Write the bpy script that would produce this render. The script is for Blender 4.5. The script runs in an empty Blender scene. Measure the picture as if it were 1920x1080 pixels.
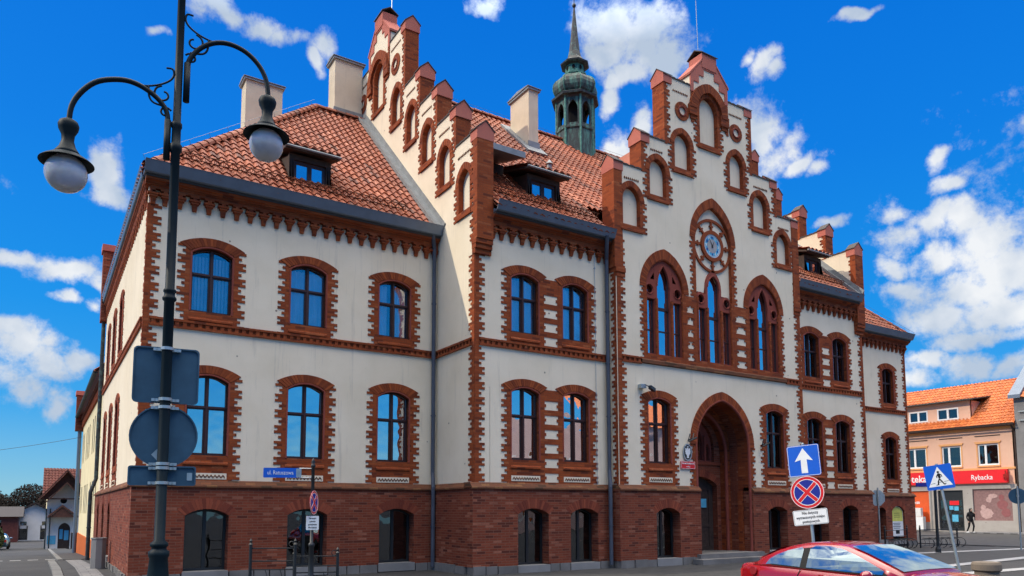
import bpy, bmesh, math, random
from mathutils import Vector, Matrix, Euler
from mathutils.geometry import tessellate_polygon
random.seed(7)
S = bpy.context.scene
COL = S.collection
R = math.radians
PI = math.pi

# ---------------------------------------------------------------- camera
cd = bpy.data.cameras.new("camera")
cam = bpy.data.objects.new("camera", cd); COL.objects.link(cam)
YAW, PITCH, ROLL, FPX, CY = 0.5699, 0.0925, -0.0023, 1379.1, 827.3
_f = Vector((math.sin(YAW)*math.cos(PITCH), math.cos(YAW)*math.cos(PITCH), math.sin(PITCH)))
_r = Vector((math.cos(YAW), -math.sin(YAW), 0)); _u = _r.cross(_f)
_r2 = _r*math.cos(ROLL)+_u*math.sin(ROLL); _u2 = -_r*math.sin(ROLL)+_u*math.cos(ROLL)
_m = Matrix((_r2, _u2, -_f)).transposed().to_4x4(); _m.translation = (0, 0, 1.7)
cam.matrix_world = _m
cd.sensor_width = 36; cd.lens = FPX/1920*36
cd.shift_y = (CY-540)/1920
cd.clip_start = .05; cd.clip_end = 3000
S.camera = cam

# ---------------------------------------------------------------- sky and sun
SUN = Vector((-.73, .27, .60)).normalized()
EL = math.asin(SUN.z); AZ = math.atan2(SUN.x, SUN.y)
W = bpy.data.worlds.new("World"); S.world = W; W.use_nodes = True
nt = W.node_tree; N = nt.nodes; L = nt.links
bg = N["Background"]
SKY_STRENGTH = .12
def nn(t, **k):
    n = N.new(t)
    for a, b in k.items(): setattr(n, a, b)
    return n
def mth(op, a, b=None, c=None, clamp=False):
    n = nn("ShaderNodeMath", operation=op, use_clamp=clamp)
    for i, v in enumerate((a, b, c)):
        if v is None: continue
        if isinstance(v, (int, float)): n.inputs[i].default_value = v
        else: L.new(v, n.inputs[i])
    return n.outputs[0]
sky = nn("ShaderNodeTexSky", sky_type='NISHITA', sun_disc=False)
sky.sun_elevation = EL; sky.sun_rotation = AZ; sky.air_density = 1.0; sky.dust_density = .3; sky.ozone_density = 3.0
hs = nn("ShaderNodeHueSaturation"); hs.inputs["Saturation"].default_value = 1.28; hs.inputs["Value"].default_value = 1.0
L.new(sky.outputs[0], hs.inputs["Color"])
tint = nn("ShaderNodeMix", data_type='RGBA', blend_type='MULTIPLY'); tint.inputs[0].default_value = 1
L.new(hs.outputs[0], tint.inputs[6]); tint.inputs[7].default_value = (.55, 1.0, 1.25, 1)
tc = nn("ShaderNodeTexCoord"); DIR = tc.outputs["Generated"]
sp = nn("ShaderNodeSeparateXYZ"); L.new(DIR, sp.inputs[0])
# each cloud: azimuth, elevation, half width, half height (radians), tilt
CLOUDS = [(41.0,35.0,2.21,1.71,-15),(43.8,33.5,2.52,2.16,0),(40.1,33.2,1.46,1.46,0),(44.8,32.2,1.63,1.45,0),(42.3,31.9,2.2,1.1,0),(13.2,33.3,1.56,0.76,35),(14.5,32.9,1.4,0.7,40),
(9.4,33.8,1.52,1.01,20),(10.5,33.5,1.36,0.61,0),(17.5,32.5,0.79,1.22,0),(16.9,31.5,0.43,0.65,0),(30.5,36.0,1.14,0.71,10),(2.7,22.3,1.11,1.38,0),(3.1,21.1,1.33,0.7,20),
(-1.2,16.1,2.05,0.48,12),(1.0,15.9,2.44,0.7,14),(2.7,15.5,1.07,0.5,20),(1.0,14.2,0.91,0.49,20),(2.6,14.2,0.71,0.43,20),(-1.6,10.6,1.72,1.37,0),(0.0,9.7,1.92,1.57,0),
(-1.4,8.2,2.07,1.72,0),(0.8,7.3,1.06,1.06,0),(2.4,9.6,1.08,0.9,0),(0.1,11.1,1.05,0.7,0),(-2.4,11.5,1.36,0.75,0),(52.7,31.1,0.99,1.06,0),(53.4,30.4,0.64,0.71,0),
(51.5,31.6,0.49,0.57,0),(51.9,26.6,1.54,2.2,-10),(53.0,24.8,1.77,1.47,20),(54.5,23.8,1.32,0.51,15),(55.8,23.4,0.51,0.36,0),(41.5,26.8,1.15,0.92,0),(40.9,29.8,0.67,1.05,-20),
(41.0,31.2,0.74,0.74,0),(43.2,27.6,0.61,1.51,0),(60.7,20.2,1.28,0.93,0),(63.0,19.1,2.45,1.19,-10),(61.6,18.5,1.78,1.35,0),(65.5,18.8,1.71,1.02,0),(66.6,17.6,2.03,1.69,0),
(64.1,16.7,2.09,1.4,0),(67.1,15.5,2.03,2.03,0),(64.6,14.5,3.84,1.75,0),(61.5,15.0,1.98,0.94,0),(66.3,12.6,2.75,1.72,0),(63.3,13.0,2.49,1.42,0),(65.3,11.0,2.79,0.84,0),
(60.9,16.5,0.9,0.9,0),(62.5,9.9,1.8,0.79,0),(65.0,9.4,2.11,0.98,0),(67.0,9.0,1.72,0.82,0),(61.5,9.0,1.46,0.73,0),(56.9,20.5,1.25,0.37,-15),(64.7,21.0,1.3,0.55,10),
(63.8,22.5,0.55,0.68,0),(5.8,31.3,0.74,0.27,0),(58.9,32.4,1.0,0.27,0),(-8,20,4,1.5,0),(75,22,7,5,0),(82,12,6,4,0),(-52,38,14,9,0),
(-40,48,12,8,0),(-62,25,9,5,0)]  # last three added out of view for the car windows to reflect
nz = nn("ShaderNodeTexNoise"); nz.inputs["Scale"].default_value = 15; nz.inputs["Detail"].default_value = 6; nz.inputs["Roughness"].default_value = .62
nz.inputs["Distortion"].default_value = .3
L.new(DIR, nz.inputs["Vector"])
nz2 = nn("ShaderNodeTexNoise"); nz2.inputs["Scale"].default_value = 50; nz2.inputs["Detail"].default_value = 5; nz2.inputs["Roughness"].default_value = .65
L.new(DIR, nz2.inputs["Vector"])
wn_ = nn("ShaderNodeTexNoise"); wn_.inputs["Scale"].default_value = 13; wn_.inputs["Detail"].default_value = 2; L.new(DIR, wn_.inputs["Vector"])
w1 = nn("ShaderNodeVectorMath", operation='SUBTRACT'); L.new(wn_.outputs["Color"], w1.inputs[0]); w1.inputs[1].default_value = (.5, .5, .5)
w2 = nn("ShaderNodeVectorMath", operation='SCALE'); L.new(w1.outputs[0], w2.inputs[0]); w2.inputs[3].default_value = .05
w3 = nn("ShaderNodeVectorMath", operation='ADD'); L.new(DIR, w3.inputs[0]); L.new(w2.outputs[0], w3.inputs[1]); WD = w3.outputs[0]
ws = nn("ShaderNodeSeparateXYZ"); L.new(WD, ws.inputs[0])
AE = nn("ShaderNodeCombineXYZ"); L.new(mth('ARCTAN2', ws.outputs[0], ws.outputs[1]), AE.inputs[0]); L.new(mth('ARCSINE', ws.outputs[2]), AE.inputs[1])
prev = None
for (az, el, rx, ry, t) in CLOUDS:
    a, e = R(az), R(el); ix, iy = math.cos(e)/R(rx), 1/R(ry)
    mp = nn("ShaderNodeVectorMath", operation='MULTIPLY_ADD'); L.new(AE.outputs[0], mp.inputs[0]); mp.inputs[1].default_value = (ix, iy, 0); mp.inputs[2].default_value = (-a*ix, -e*iy, 0)
    ln = nn("ShaderNodeVectorMath", operation='LENGTH'); L.new(mp.outputs[0], ln.inputs[0])
    prev = ln.outputs["Value"] if prev is None else mth('MINIMUM', prev, ln.outputs["Value"])
# unseen cloud deck added above and behind the camera to light shaded walls
high = mth('MULTIPLY_ADD', sp.outputs[2], -5.2, 4.6)            # small near the zenith
back = mth('MULTIPLY_ADD', sp.outputs[1], .30, high)               # and towards the south
near = mth('MINIMUM', prev, mth('MAXIMUM', back, .2))
dens = mth('SUBTRACT', 1.25, near)
dens = mth('ADD', dens, mth('MULTIPLY', mth('SUBTRACT', nz.outputs[0], .5), 2.3))
dens = mth('ADD', dens, mth('MULTIPLY', mth('SUBTRACT', nz2.outputs[0], .5), 1.5))
mk = nn("ShaderNodeMapRange", interpolation_type='SMOOTHSTEP'); mk.inputs[1].default_value = .0; mk.inputs[2].default_value = .95
L.new(dens, mk.inputs[0])
MASK = mth('MULTIPLY', mk.outputs[0], .97)
# cloud body: white tops, grey-blue thicker middles
nz3 = nn("ShaderNodeTexNoise"); nz3.inputs["Scale"].default_value = 11; nz3.inputs["Detail"].default_value = 5
mp3 = nn("ShaderNodeMapping"); mp3.inputs[1].default_value = (.3, .1, .11); L.new(DIR, mp3.inputs[0]); L.new(mp3.outputs[0], nz3.inputs["Vector"])
shade = nn("ShaderNodeMapRange"); shade.inputs[1].default_value = .38; shade.inputs[2].default_value = .62; L.new(nz3.outputs[0], shade.inputs[0])
cc = nn("ShaderNodeMix", data_type='RGBA'); L.new(shade.outputs[0], cc.inputs[0])
K = 1/SKY_STRENGTH
CLOUD_GAIN = .90
cc.inputs[6].default_value = (.50*K*CLOUD_GAIN, .60*K*CLOUD_GAIN, .74*K*CLOUD_GAIN, 1); cc.inputs[7].default_value = (.93*K*CLOUD_GAIN, .95*K*CLOUD_GAIN, .97*K*CLOUD_GAIN, 1)
# clouds boosted overhead and behind the camera to fill the shaded front
br = nn("ShaderNodeMapRange"); br.inputs[1].default_value = .55; br.inputs[2].default_value = .8; br.inputs[3].default_value = 1.0; br.inputs[4].default_value = 6.2
L.new(sp.outputs[2], br.inputs[0])
br2 = nn("ShaderNodeMapRange"); br2.inputs[1].default_value = .1; br2.inputs[2].default_value = -.5; br2.inputs[3].default_value = 1.0; br2.inputs[4].default_value = 2.6
L.new(sp.outputs[1], br2.inputs[0])
cb = nn("ShaderNodeVectorMath", operation='SCALE'); L.new(cc.outputs[2], cb.inputs[0]); L.new(mth('MAXIMUM', br.outputs[0], br2.outputs[0]), cb.inputs[3])
rp = nn("ShaderNodeValToRGB"); L.new(sp.outputs[2], rp.inputs[0])
SK = [(0.0, (.30, .54, .66)), (.045, (.17, .45, .70)), (.12, (.035, .34, .76)), (.24, (.004, .27, .78)), (.42, (.001, .20, .76)), (.60, (.0, .16, .72)), (1, (.0, .08, .45))]
el_ = rp.color_ramp.elements
while len(el_) < len(SK): el_.new(.5)
for e_, (p_, c_) in zip(el_, SK): e_.position = p_; e_.color = (*c_, 1)
rs = nn("ShaderNodeVectorMath", operation='SCALE'); L.new(rp.outputs[0], rs.inputs[0]); rs.inputs[3].default_value = K*.98
sm = nn("ShaderNodeMix", data_type='RGBA'); sm.inputs[0].default_value = .85; L.new(tint.outputs[2], sm.inputs[6]); L.new(rs.outputs[0], sm.inputs[7])
wt_ = nn("ShaderNodeMapRange"); wt_.inputs[1].default_value = .55; wt_.inputs[2].default_value = .75; L.new(sp.outputs[2], wt_.inputs[0])  # warms the added overhead cloud so its fill light is less blue
wc = nn("ShaderNodeMix", data_type='RGBA', blend_type='MULTIPLY'); L.new(wt_.outputs[0], wc.inputs[0]); L.new(cb.outputs[0], wc.inputs[6]); wc.inputs[7].default_value = (1.12, .98, .82, 1)
fin = nn("ShaderNodeMix", data_type='RGBA'); L.new(MASK, fin.inputs[0]); L.new(sm.outputs[2], fin.inputs[6]); L.new(wc.outputs[2], fin.inputs[7])
L.new(fin.outputs[2], bg.inputs[0]); bg.inputs[1].default_value = SKY_STRENGTH

sd = bpy.data.lights.new("sun", 'SUN'); sd.energy = 2.75; sd.angle = R(.5); sd.color = (1, .88, .69)
so = bpy.data.objects.new("sun", sd); COL.objects.link(so)
so.rotation_euler = (-SUN).to_track_quat('-Z', 'Y').to_euler(); so.location = (-20, 10, 30)
S.view_settings.view_transform = 'Standard'; S.view_settings.look = 'None'
S.view_settings.exposure = .12; S.view_settings.gamma = 1
S.render.engine = 'CYCLES'

# ---------------------------------------------------------------- materials
MATS = {}
class MB:
    """small node material builder"""
    def __init__(s, name, rough=.7, spec=.3, metal=0):
        s.m = bpy.data.materials.new(name); s.m.use_nodes = True
        s.t = s.m.node_tree; s.N = s.t.nodes; s.L = s.t.links; s.b = s.N["Principled BSDF"]
        s.b.inputs["Roughness"].default_value = rough; s.b.inputs["Metallic"].default_value = metal
        s.b.inputs["Specular IOR Level"].default_value = spec
    def n(s, t, **k):
        x = s.N.new(t)
        for a, b in k.items(): setattr(x, a, b)
        return x
    def pos(s):
        return s.n("ShaderNodeNewGeometry").outputs["Position"]
    def noise(s, vec, scale, detail=4, rough=.6):
        x = s.n("ShaderNodeTexNoise"); x.inputs["Scale"].default_value = scale; x.inputs["Detail"].default_value = detail; x.inputs["Roughness"].default_value = rough
        s.L.new(vec, x.inputs["Vector"]); return x.outputs[0]
    def rng(s, v, a, b, c=0, d=1):
        x = s.n("ShaderNodeMapRange"); x.inputs[1].default_value = a; x.inputs[2].default_value = b; x.inputs[3].default_value = c; x.inputs[4].default_value = d
        s.L.new(v, x.inputs[0]); return x.outputs[0]
    def mix(s, f, a, b, mode='MIX'):
        x = s.n("ShaderNodeMix", data_type='RGBA', blend_type=mode)
        for i, v in ((0, f), (6, a), (7, b)):
            if isinstance(v, (int, float)): x.inputs[i].default_value = v
            elif isinstance(v, tuple): x.inputs[i].default_value = (*v, 1)
            else: s.L.new(v, x.inputs[i])
        return x.outputs[2]
    def bump(s, h, st=.3, dist=.01):
        x = s.n("ShaderNodeBump"); x.inputs["Strength"].default_value = st; x.inputs["Distance"].default_value = dist
        s.L.new(h, x.inputs["Height"]); s.L.new(x.outputs[0], s.b.inputs["Normal"])
    def color(s, c):
        if isinstance(c, tuple): s.b.inputs["Base Color"].default_value = (*c, 1)
        else: s.L.new(c, s.b.inputs["Base Color"])
    def wallvec(s):
        """(x or y, z) on upright walls, by the face's own normal"""
        g = s.n("ShaderNodeNewGeometry"); p = s.n("ShaderNodeSeparateXYZ"); s.L.new(g.outputs["Position"], p.inputs[0])
        q = s.n("ShaderNodeSeparateXYZ"); s.L.new(g.outputs["True Normal"], q.inputs[0])
        a = s.n("ShaderNodeMath", operation='ABSOLUTE'); s.L.new(q.outputs[0], a.inputs[0])
        c = s.n("ShaderNodeMath", operation='GREATER_THAN'); s.L.new(a.outputs[0], c.inputs[0]); c.inputs[1].default_value = .7
        m = s.n("ShaderNodeMix"); s.L.new(c.outputs[0], m.inputs[0]); s.L.new(p.outputs[0], m.inputs[2]); s.L.new(p.outputs[1], m.inputs[3])
        v = s.n("ShaderNodeCombineXYZ"); s.L.new(m.outputs[0], v.inputs[0]); s.L.new(p.outputs[2], v.inputs[1])
        return v.outputs[0]

def flat(name, col, rough=.6, spec=.3, metal=0, var=.12, scale=6):
    b = MB(name, rough, spec, metal); p = b.pos()
    f = b.rng(b.noise(p, scale, 5), .3, .7)
    lo = tuple(c*(1-var) for c in col); hi = tuple(min(1, c*(1+var)) for c in col)
    b.color(b.mix(f, lo, hi)); return b.m

def plaster(name, c, dirty, stain=(.30, .28, .25), amt=.55, speck=False):
    b = MB(name, .9, .15); p = b.pos()
    base = b.mix(b.rng(b.noise(p, .9, 5), .35, .68), c, dirty)
    mp = b.n("ShaderNodeMapping"); mp.inputs[3].default_value = (5, 5, .35); b.L.new(p, mp.inputs[0])
    st = b.rng(b.noise(mp.outputs[0], 1.0, 6, .7), .58, .80, 0, amt)
    base = b.mix(st, base, stain)
    mp2 = b.n("ShaderNodeMapping"); mp2.inputs[3].default_value = (16, 16, .55); mp2.inputs[1].default_value = (3, 1, 7); b.L.new(p, mp2.inputs[0])
    base = b.mix(b.rng(b.noise(mp2.outputs[0], 1.0, 4, .6), .62, .80, 0, amt*.6), base, stain)
    base = b.mix(b.rng(b.noise(p, 14, 4), .66, .76, 0, .35), base, tuple(x*.72 for x in dirty))
    v = b.n("ShaderNodeTexVoronoi"); v.inputs["Scale"].default_value = 1.6; b.L.new(p, v.inputs["Vector"])
    base = b.mix(b.rng(v.outputs[0], .055, .035, 0, .8), base, (.12, .1, .09))
    b.color(base); b.bump(b.noise(p, 60, 4), .25, .01); return b.m

def brick(name, c1, c2, mortar, dark, light, bw=.26, rh=.068, ms=.006, rot=False, lightf=.03, pale=.0, dirt=None):
    b = MB(name, .85, .2); v = b.wallvec()
    t = b.n("ShaderNodeTexBrick"); t.inputs["Scale"].default_value = 1; t.inputs["Brick Width"].default_value = bw; t.inputs["Row Height"].default_value = rh
    t.inputs["Mortar Size"].default_value = ms; t.inputs["Mortar Smooth"].default_value = .1; t.inputs["Bias"].default_value = 0
    t.inputs["Color1"].default_value = (0, 0, 0, 1); t.inputs["Color2"].default_value = (1, 1, 1, 1); t.inputs["Mortar"].default_value = (.5, .5, .5, 1)
    b.L.new(v, t.inputs["Vector"])
    col = b.mix(t.outputs["Color"], c1, c2)
    # a second brick texture lattice in step picks out single dark and pale bricks
    sh = b.rng(t.outputs["Color"], .90-lightf, .93-lightf, 0, .75); col = b.mix(sh, col, light)
    dk = b.rng(t.outputs["Color"], .13, .10, 0, .8); col = b.mix(dk, col, dark)
    col = b.mix(b.rng(b.noise(b.pos(), 1.1, 6, .65), .42, .70, 0, .55), col, dirt or dark)
    col = b.mix(b.rng(b.noise(b.pos(), 22, 3), .35, .75, 0, .35), col, tuple(x*.6 for x in c1))
    col = b.mix(t.outputs["Fac"], col, mortar)
    b.color(col)
    inv = b.rng(t.outputs["Fac"], 0, 1, 1, 0); b.bump(inv, .5, .006); return b.m

def mats():
    M = MATS
    M['plaster'] = plaster("cream plaster", (.80, .70, .54), (.73, .63, .47))
    M['chimney'] = plaster("chimney render", (.68, .58, .44), (.56, .47, .35), amt=.7)
    M['yellow'] = plaster("yellow render", (.80, .70, .44), (.72, .62, .38), amt=.3)
    M['brick'] = brick("plinth brick", (.17, .037, .019), (.25, .060, .029), (.19, .085, .055), (.075, .02, .014), (.34, .13, .08), lightf=.0, bw=.25, dirt=(.115, .030, .018))
    M['trim'] = brick("facing brick", (.235, .045, .013), (.34, .075, .020), (.17, .055, .027), (.11, .026, .013), (.38, .11, .04), lightf=.0, dirt=(.16, .034, .014), ms=.004)
    M['arch'] = None
    b = MB("arch brick", .85, .2); a = b.n("ShaderNodeAttribute"); a.attribute_name = "rnd"
    c = b.mix(a.outputs["Fac"], (.15, .031, .012), (.34, .078, .022)); c = b.mix(b.rng(b.noise(b.pos(), 20), .35, .7, 0, .4), c, (.2, .05, .025))
    b.color(c); M['arch'] = b.m
    M['mortar'] = flat("mortar", (.26, .12, .075), .9)
    M['pinkcap'] = plaster("painted cap", (.50, .17, .125), (.42, .13, .10), stain=(.28, .10, .08), amt=.5)
    M['tracery'] = plaster("painted tracery", (.27, .07, .05), (.21, .05, .036), stain=(.16, .06, .05), amt=.5)
    M['ledge'] = brick("weathered ledge", (.15, .055, .03), (.21, .075, .035), (.10, .05, .03), (.06, .035, .02), (.26, .12, .05), dirt=(.085, .055, .03))
    b = MB("roof tile", .62, .35); p = b.pos(); a = b.n("ShaderNodeAttribute"); a.attribute_name = "rnd"
    c = b.mix(a.outputs["Fac"], (.235, .054, .025), (.38, .098, .038)); c = b.mix(b.rng(b.noise(p, 1.2, 6), .45, .75, 0, .6), c, (.22, .07, .04))
    c = b.mix(b.rng(b.noise(p, 30, 3), .55, .75, 0, .5), c, (.20, .075, .045))
    c = b.mix(b.rng(b.noise(p, 9, 5), .68, .74, 0, .5), c, (.45, .35, .25))
    c = b.mix(b.rng(a.outputs["Fac"], .07, .05, 0, .65), c, (.09, .035, .025)); c = b.mix(b.rng(a.outputs["Fac"], .95, .97, 0, .6), c, (.50, .20, .12))
    c = b.mix(b.rng(b.noise(p, 2.6, 6, .7), .60, .70, 0, .55), c, (.11, .07, .045))
    b.color(c); b.bump(b.noise(p, 70), .2, .004); M['tile'] = b.m
    b = MB("orange tile", .6, .35); p = b.pos(); a = b.n("ShaderNodeAttribute"); a.attribute_name = "rnd"
    c = b.mix(a.outputs["Fac"], (.42, .10, .024), (.58, .165, .04)); b.color(c); M['otile'] = b.m
    M['dtile'] = flat("dark red tile", (.13, .035, .025), .7, .3, 0, .3, 4)
    M['zinc'] = flat("zinc gutter", (.14, .18, .235), .42, .5, .25, .1, 3)
    M['pipe'] = flat("dark zinc pipe", (.065, .075, .10), .5, .4, .1, .15, 3)
    M['lead'] = flat("lead flashing", (.22, .235, .245), .5, .5, .3, .2, 4)
    M['slate'] = flat("coping", (.06, .052, .048), .7)
    M['wood'] = flat("brown window frame", (.045, .017, .014), .45, .4, 0, .3, 20)
    M['brownwood'] = flat("brown stained timber", (.10, .042, .028), .7, .3, 0, .3, 6)
    M['darkwood'] = flat("dark weathered timber", (.05, .032, .026), .7, .3, 0, .3, 10)
    M['curtain'] = flat("blind fabric", (.86, .87, .88), .9, .1, 0, .1, 3)
    M['ghostin'] = flat("dim interior", (.02, .019, .02), .95, .05)  # near-black colour stands in for shade inside rooms and openings
    M['stone'] = plaster("granite base", (.20, .19, .18), (.10, .095, .09))
    M['sill'] = plaster("grey sill", (.26, .255, .25), (.19, .185, .18))
    M['black'] = flat("black paint", (.012, .014, .016), .45, .5, 0, .2)
    M['lamp'] = flat("lamp post paint", (.004, .012, .017), .55, .16, 0, .2)
    M['signback'] = flat("sign back", (.032, .082, .135), .5, .3, 0, .18, 5)
    M['steel'] = flat("galvanised steel", (.42, .47, .48), .42, .5, .7, .15, 12)
    M['white'] = flat("white paint", (.78, .79, .78), .5, .4, 0, .05)
    M['blue'] = flat("sign blue", (.005, .10, .56), .4, .5, 0, .05)
    M['red'] = flat("sign red", (.62, .012, .014), .4, .5, 0, .05)
    M['navy'] = flat("navy", (.01, .02, .26), .4, .5, 0, .05)
    M['ink'] = flat("ink", (.01, .01, .01), .5)
    M['dialblue'] = flat("clock ring", (.10, .42, .62), .4, .4, 0, .2, 14)
    M['dialgrey'] = flat("clock centre", (.36, .34, .33), .5)
    b = MB("opal globe", .12, .6); b.color((.42, .45, .50)); b.b.inputs["Transmission Weight"].default_value = .25; b.b.inputs["Subsurface Weight"].default_value = .2
    p = b.pos(); b.color(b.mix(b.rng(b.noise(p, 9, 6), .45, .75, 0, .6), (.62, .63, .68), (.40, .41, .46))); M['globe'] = b.m
    # copper
    b = MB("copper patina", .55, .4); p = b.pos()
    mp = b.n("ShaderNodeMapping"); mp.inputs[3].default_value = (5, 5, .7); b.L.new(p, mp.inputs[0])
    f = b.rng(b.noise(mp.outputs[0], 1.3, 7, .7), .48, .60)
    c = b.mix(f, (.025, .028, .028), (.075, .21, .165)); c = b.mix(b.rng(b.noise(p, 14, 4), .4, .7, 0, .5), c, (.05, .09, .08)); b.color(c); M['copper'] = b.m
    b = MB("green patina", .6, .3); p = b.pos(); b.color(b.mix(b.rng(b.noise(p, 7, 5), .35, .65), (.10, .30, .24), (.04, .12, .10))); M['patina'] = b.m
    b = MB("dark copper", .55, .4); p = b.pos(); b.color(b.mix(b.rng(b.noise(p, 6, 6), .5, .68), (.028, .03, .032), (.07, .13, .12))); M['copperd'] = b.m
    # glass
    def glass(name, tintc, rough, fac, tr=(.55, .6, .65), wob=.0):
        m = bpy.data.materials.new(name); m.use_nodes = True; t = m.node_tree; t.nodes.clear()
        o = t.nodes.new("ShaderNodeOutputMaterial"); g = t.nodes.new("ShaderNodeBsdfGlossy"); g.inputs[0].default_value = (*tintc, 1); g.inputs[1].default_value = rough
        x = t.nodes.new("ShaderNodeBsdfTransparent"); x.inputs[0].default_value = (*tr, 1)
        mx = t.nodes.new("ShaderNodeMixShader")
        fr = t.nodes.new("ShaderNodeFresnel"); fr.inputs[0].default_value = 1.5
        ad = t.nodes.new("ShaderNodeMath"); ad.operation = 'ADD'; ad.use_clamp = True; t.links.new(fr.outputs[0], ad.inputs[0]); ad.inputs[1].default_value = fac
        t.links.new(ad.outputs[0], mx.inputs[0]); t.links.new(x.outputs[0], mx.inputs[1]); t.links.new(g.outputs[0], mx.inputs[2]); t.links.new(mx.outputs[0], o.inputs[0])
        if wob:
            n = t.nodes.new("ShaderNodeTexNoise"); n.inputs["Scale"].default_value = 2.2; n.inputs["Detail"].default_value = 1
            gg = t.nodes.new("ShaderNodeNewGeometry"); t.links.new(gg.outputs["Position"], n.inputs["Vector"])
            bu = t.nodes.new("ShaderNodeBump"); bu.inputs["Strength"].default_value = 1; bu.inputs["Distance"].default_value = wob
            t.links.new(n.outputs[0], bu.inputs["Height"]); t.links.new(bu.outputs[0], g.inputs["Normal"])
        return m
    M['glass'] = glass("window glass", (1, 1, 1), .015, .60, wob=.007)
    M['glassd'] = glass("dim window glass", (.9, .95, 1), .02, .07, tr=(.3, .33, .36), wob=.008)
    M['glassu'] = glass("upper window glass", (1, 1, 1), .015, .16, tr=(.9, .93, .97), wob=.008)
    M['carglass'] = glass("car glass", (.85, 1, 1), .01, .45, tr=(.3, .38, .36), wob=.004)
    # ground
    b = MB("asphalt", .85, .3); p = b.pos()
    c = b.mix(b.rng(b.noise(p, .35, 6), .35, .7), (.028, .028, .029), (.048, .047, .047)); c = b.mix(b.rng(b.noise(p, 90, 3), .45, .7, 0, .5), c, (.10, .10, .10))
    c = b.mix(b.rng(b.noise(p, 1.4, 5, .7), .60, .64, 0, .4), c, (.03, .03, .032))
    b.color(c); b.bump(b.noise(p, 120, 3), .4, .01); M['asphalt'] = b.m
    b = MB("paving slabs", .85, .25); p = b.pos()
    t = b.n("ShaderNodeTexBrick"); t.inputs["Scale"].default_value = 1; t.inputs["Brick Width"].default_value = .4; t.inputs["Row Height"].default_value = .4; t.inputs["Mortar Size"].default_value = .008
    t.inputs["Color1"].default_value = (.19, .19, .195, 1); t.inputs["Color2"].default_value = (.25, .245, .24, 1); t.inputs["Mortar"].default_value = (.08, .08, .08, 1)
    b.L.new(p, t.inputs["Vector"]); c = b.mix(b.rng(b.noise(p, 1.2, 5), .35, .7, 0, .6), t.outputs[0], (.12, .12, .12)); b.color(c); b.bump(b.rng(t.outputs["Fac"], 0, 1, 1, 0), .5, .005); M['slab'] = b.m
    M['darkslab'] = flat("dark paving", (.05, .05, .05), .85, .3, 0, .25, 3)
    M['kerb'] = plaster("kerb concrete", (.20, .20, .195), (.14, .14, .138))
    M['paint'] = flat("road paint", (.34, .34, .34), .7, .3, 0, .2, 12)
    M['concrete'] = plaster("old concrete", (.22, .18, .14), (.12, .10, .08), amt=.7)
    M['hill'] = flat("distant ground", (.08, .09, .05), .95)
    M['pinkwall'] = plaster("pink render", (.76, .47, .33), (.72, .43, .30), amt=.15)
    M['peach'] = plaster("orange band", (.78, .40, .16), (.70, .35, .15), amt=.15)
    M['greywall'] = plaster("grey render", (.42, .39, .35), (.34, .31, .28))
    M['whitewall'] = plaster("white render", (.78, .76, .72), (.68, .66, .62), amt=.3)
    M['shopred'] = flat("shop red", (.78, .012, .018), .4, .5, 0, .04)
    M['shoporange'] = flat("shop orange", (.70, .10, .015), .5, .4, 0, .06)
    M['orangeplinth'] = plaster("orange plinth", (.55, .13, .03), (.45, .11, .03), amt=.3)
    M['bark'] = flat("bark", (.028, .023, .019), .95, .05)
    M['leaf'] = flat("hedge leaf", (.03, .045, .015), .8, .2, 0, .6, 3)
    b = MB("red car paint", .22, .6); b.color((.27, .002, .006)); b.b.inputs["Coat Weight"].default_value = 1; b.b.inputs["Coat Roughness"].default_value = .03; M['carred'] = b.m
    b = MB("blue car paint", .3, .6); b.color((.02, .10, .22)); b.b.inputs["Coat Weight"].default_value = 1; M['carblue'] = b.m
    M['rubber'] = flat("rubber", (.012, .012, .012), .8)
    M['alloy'] = flat("alloy", (.5, .5, .5), .3, .5, .9)
    b = MB("brake light", .2, .6); b.color((.45, .01, .01)); b.b.inputs["Coat Weight"].default_value = 1; M['tail'] = b.m
    M['skin'] = flat("skin", (.50, .30, .22), .6)
    M['cloth'] = flat("dark clothing", (.012, .012, .015), .9)
    M['yellowposter'] = flat("yellow poster", (.60, .58, .12), .5, .3, 0, .15)
    M['posterback'] = flat("poster mauve", (.26, .15, .14), .5, .3, 0, .2)
    M['posterpale'] = flat("poster pale", (.50, .33, .30), .5, .3, 0, .15)
    M['paleblue'] = flat("pale blue paper", (.10, .42, .62), .5)
    M['grass'] = flat("verge grass", (.06, .075, .03), .95)
mats()
M = MATS

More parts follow.
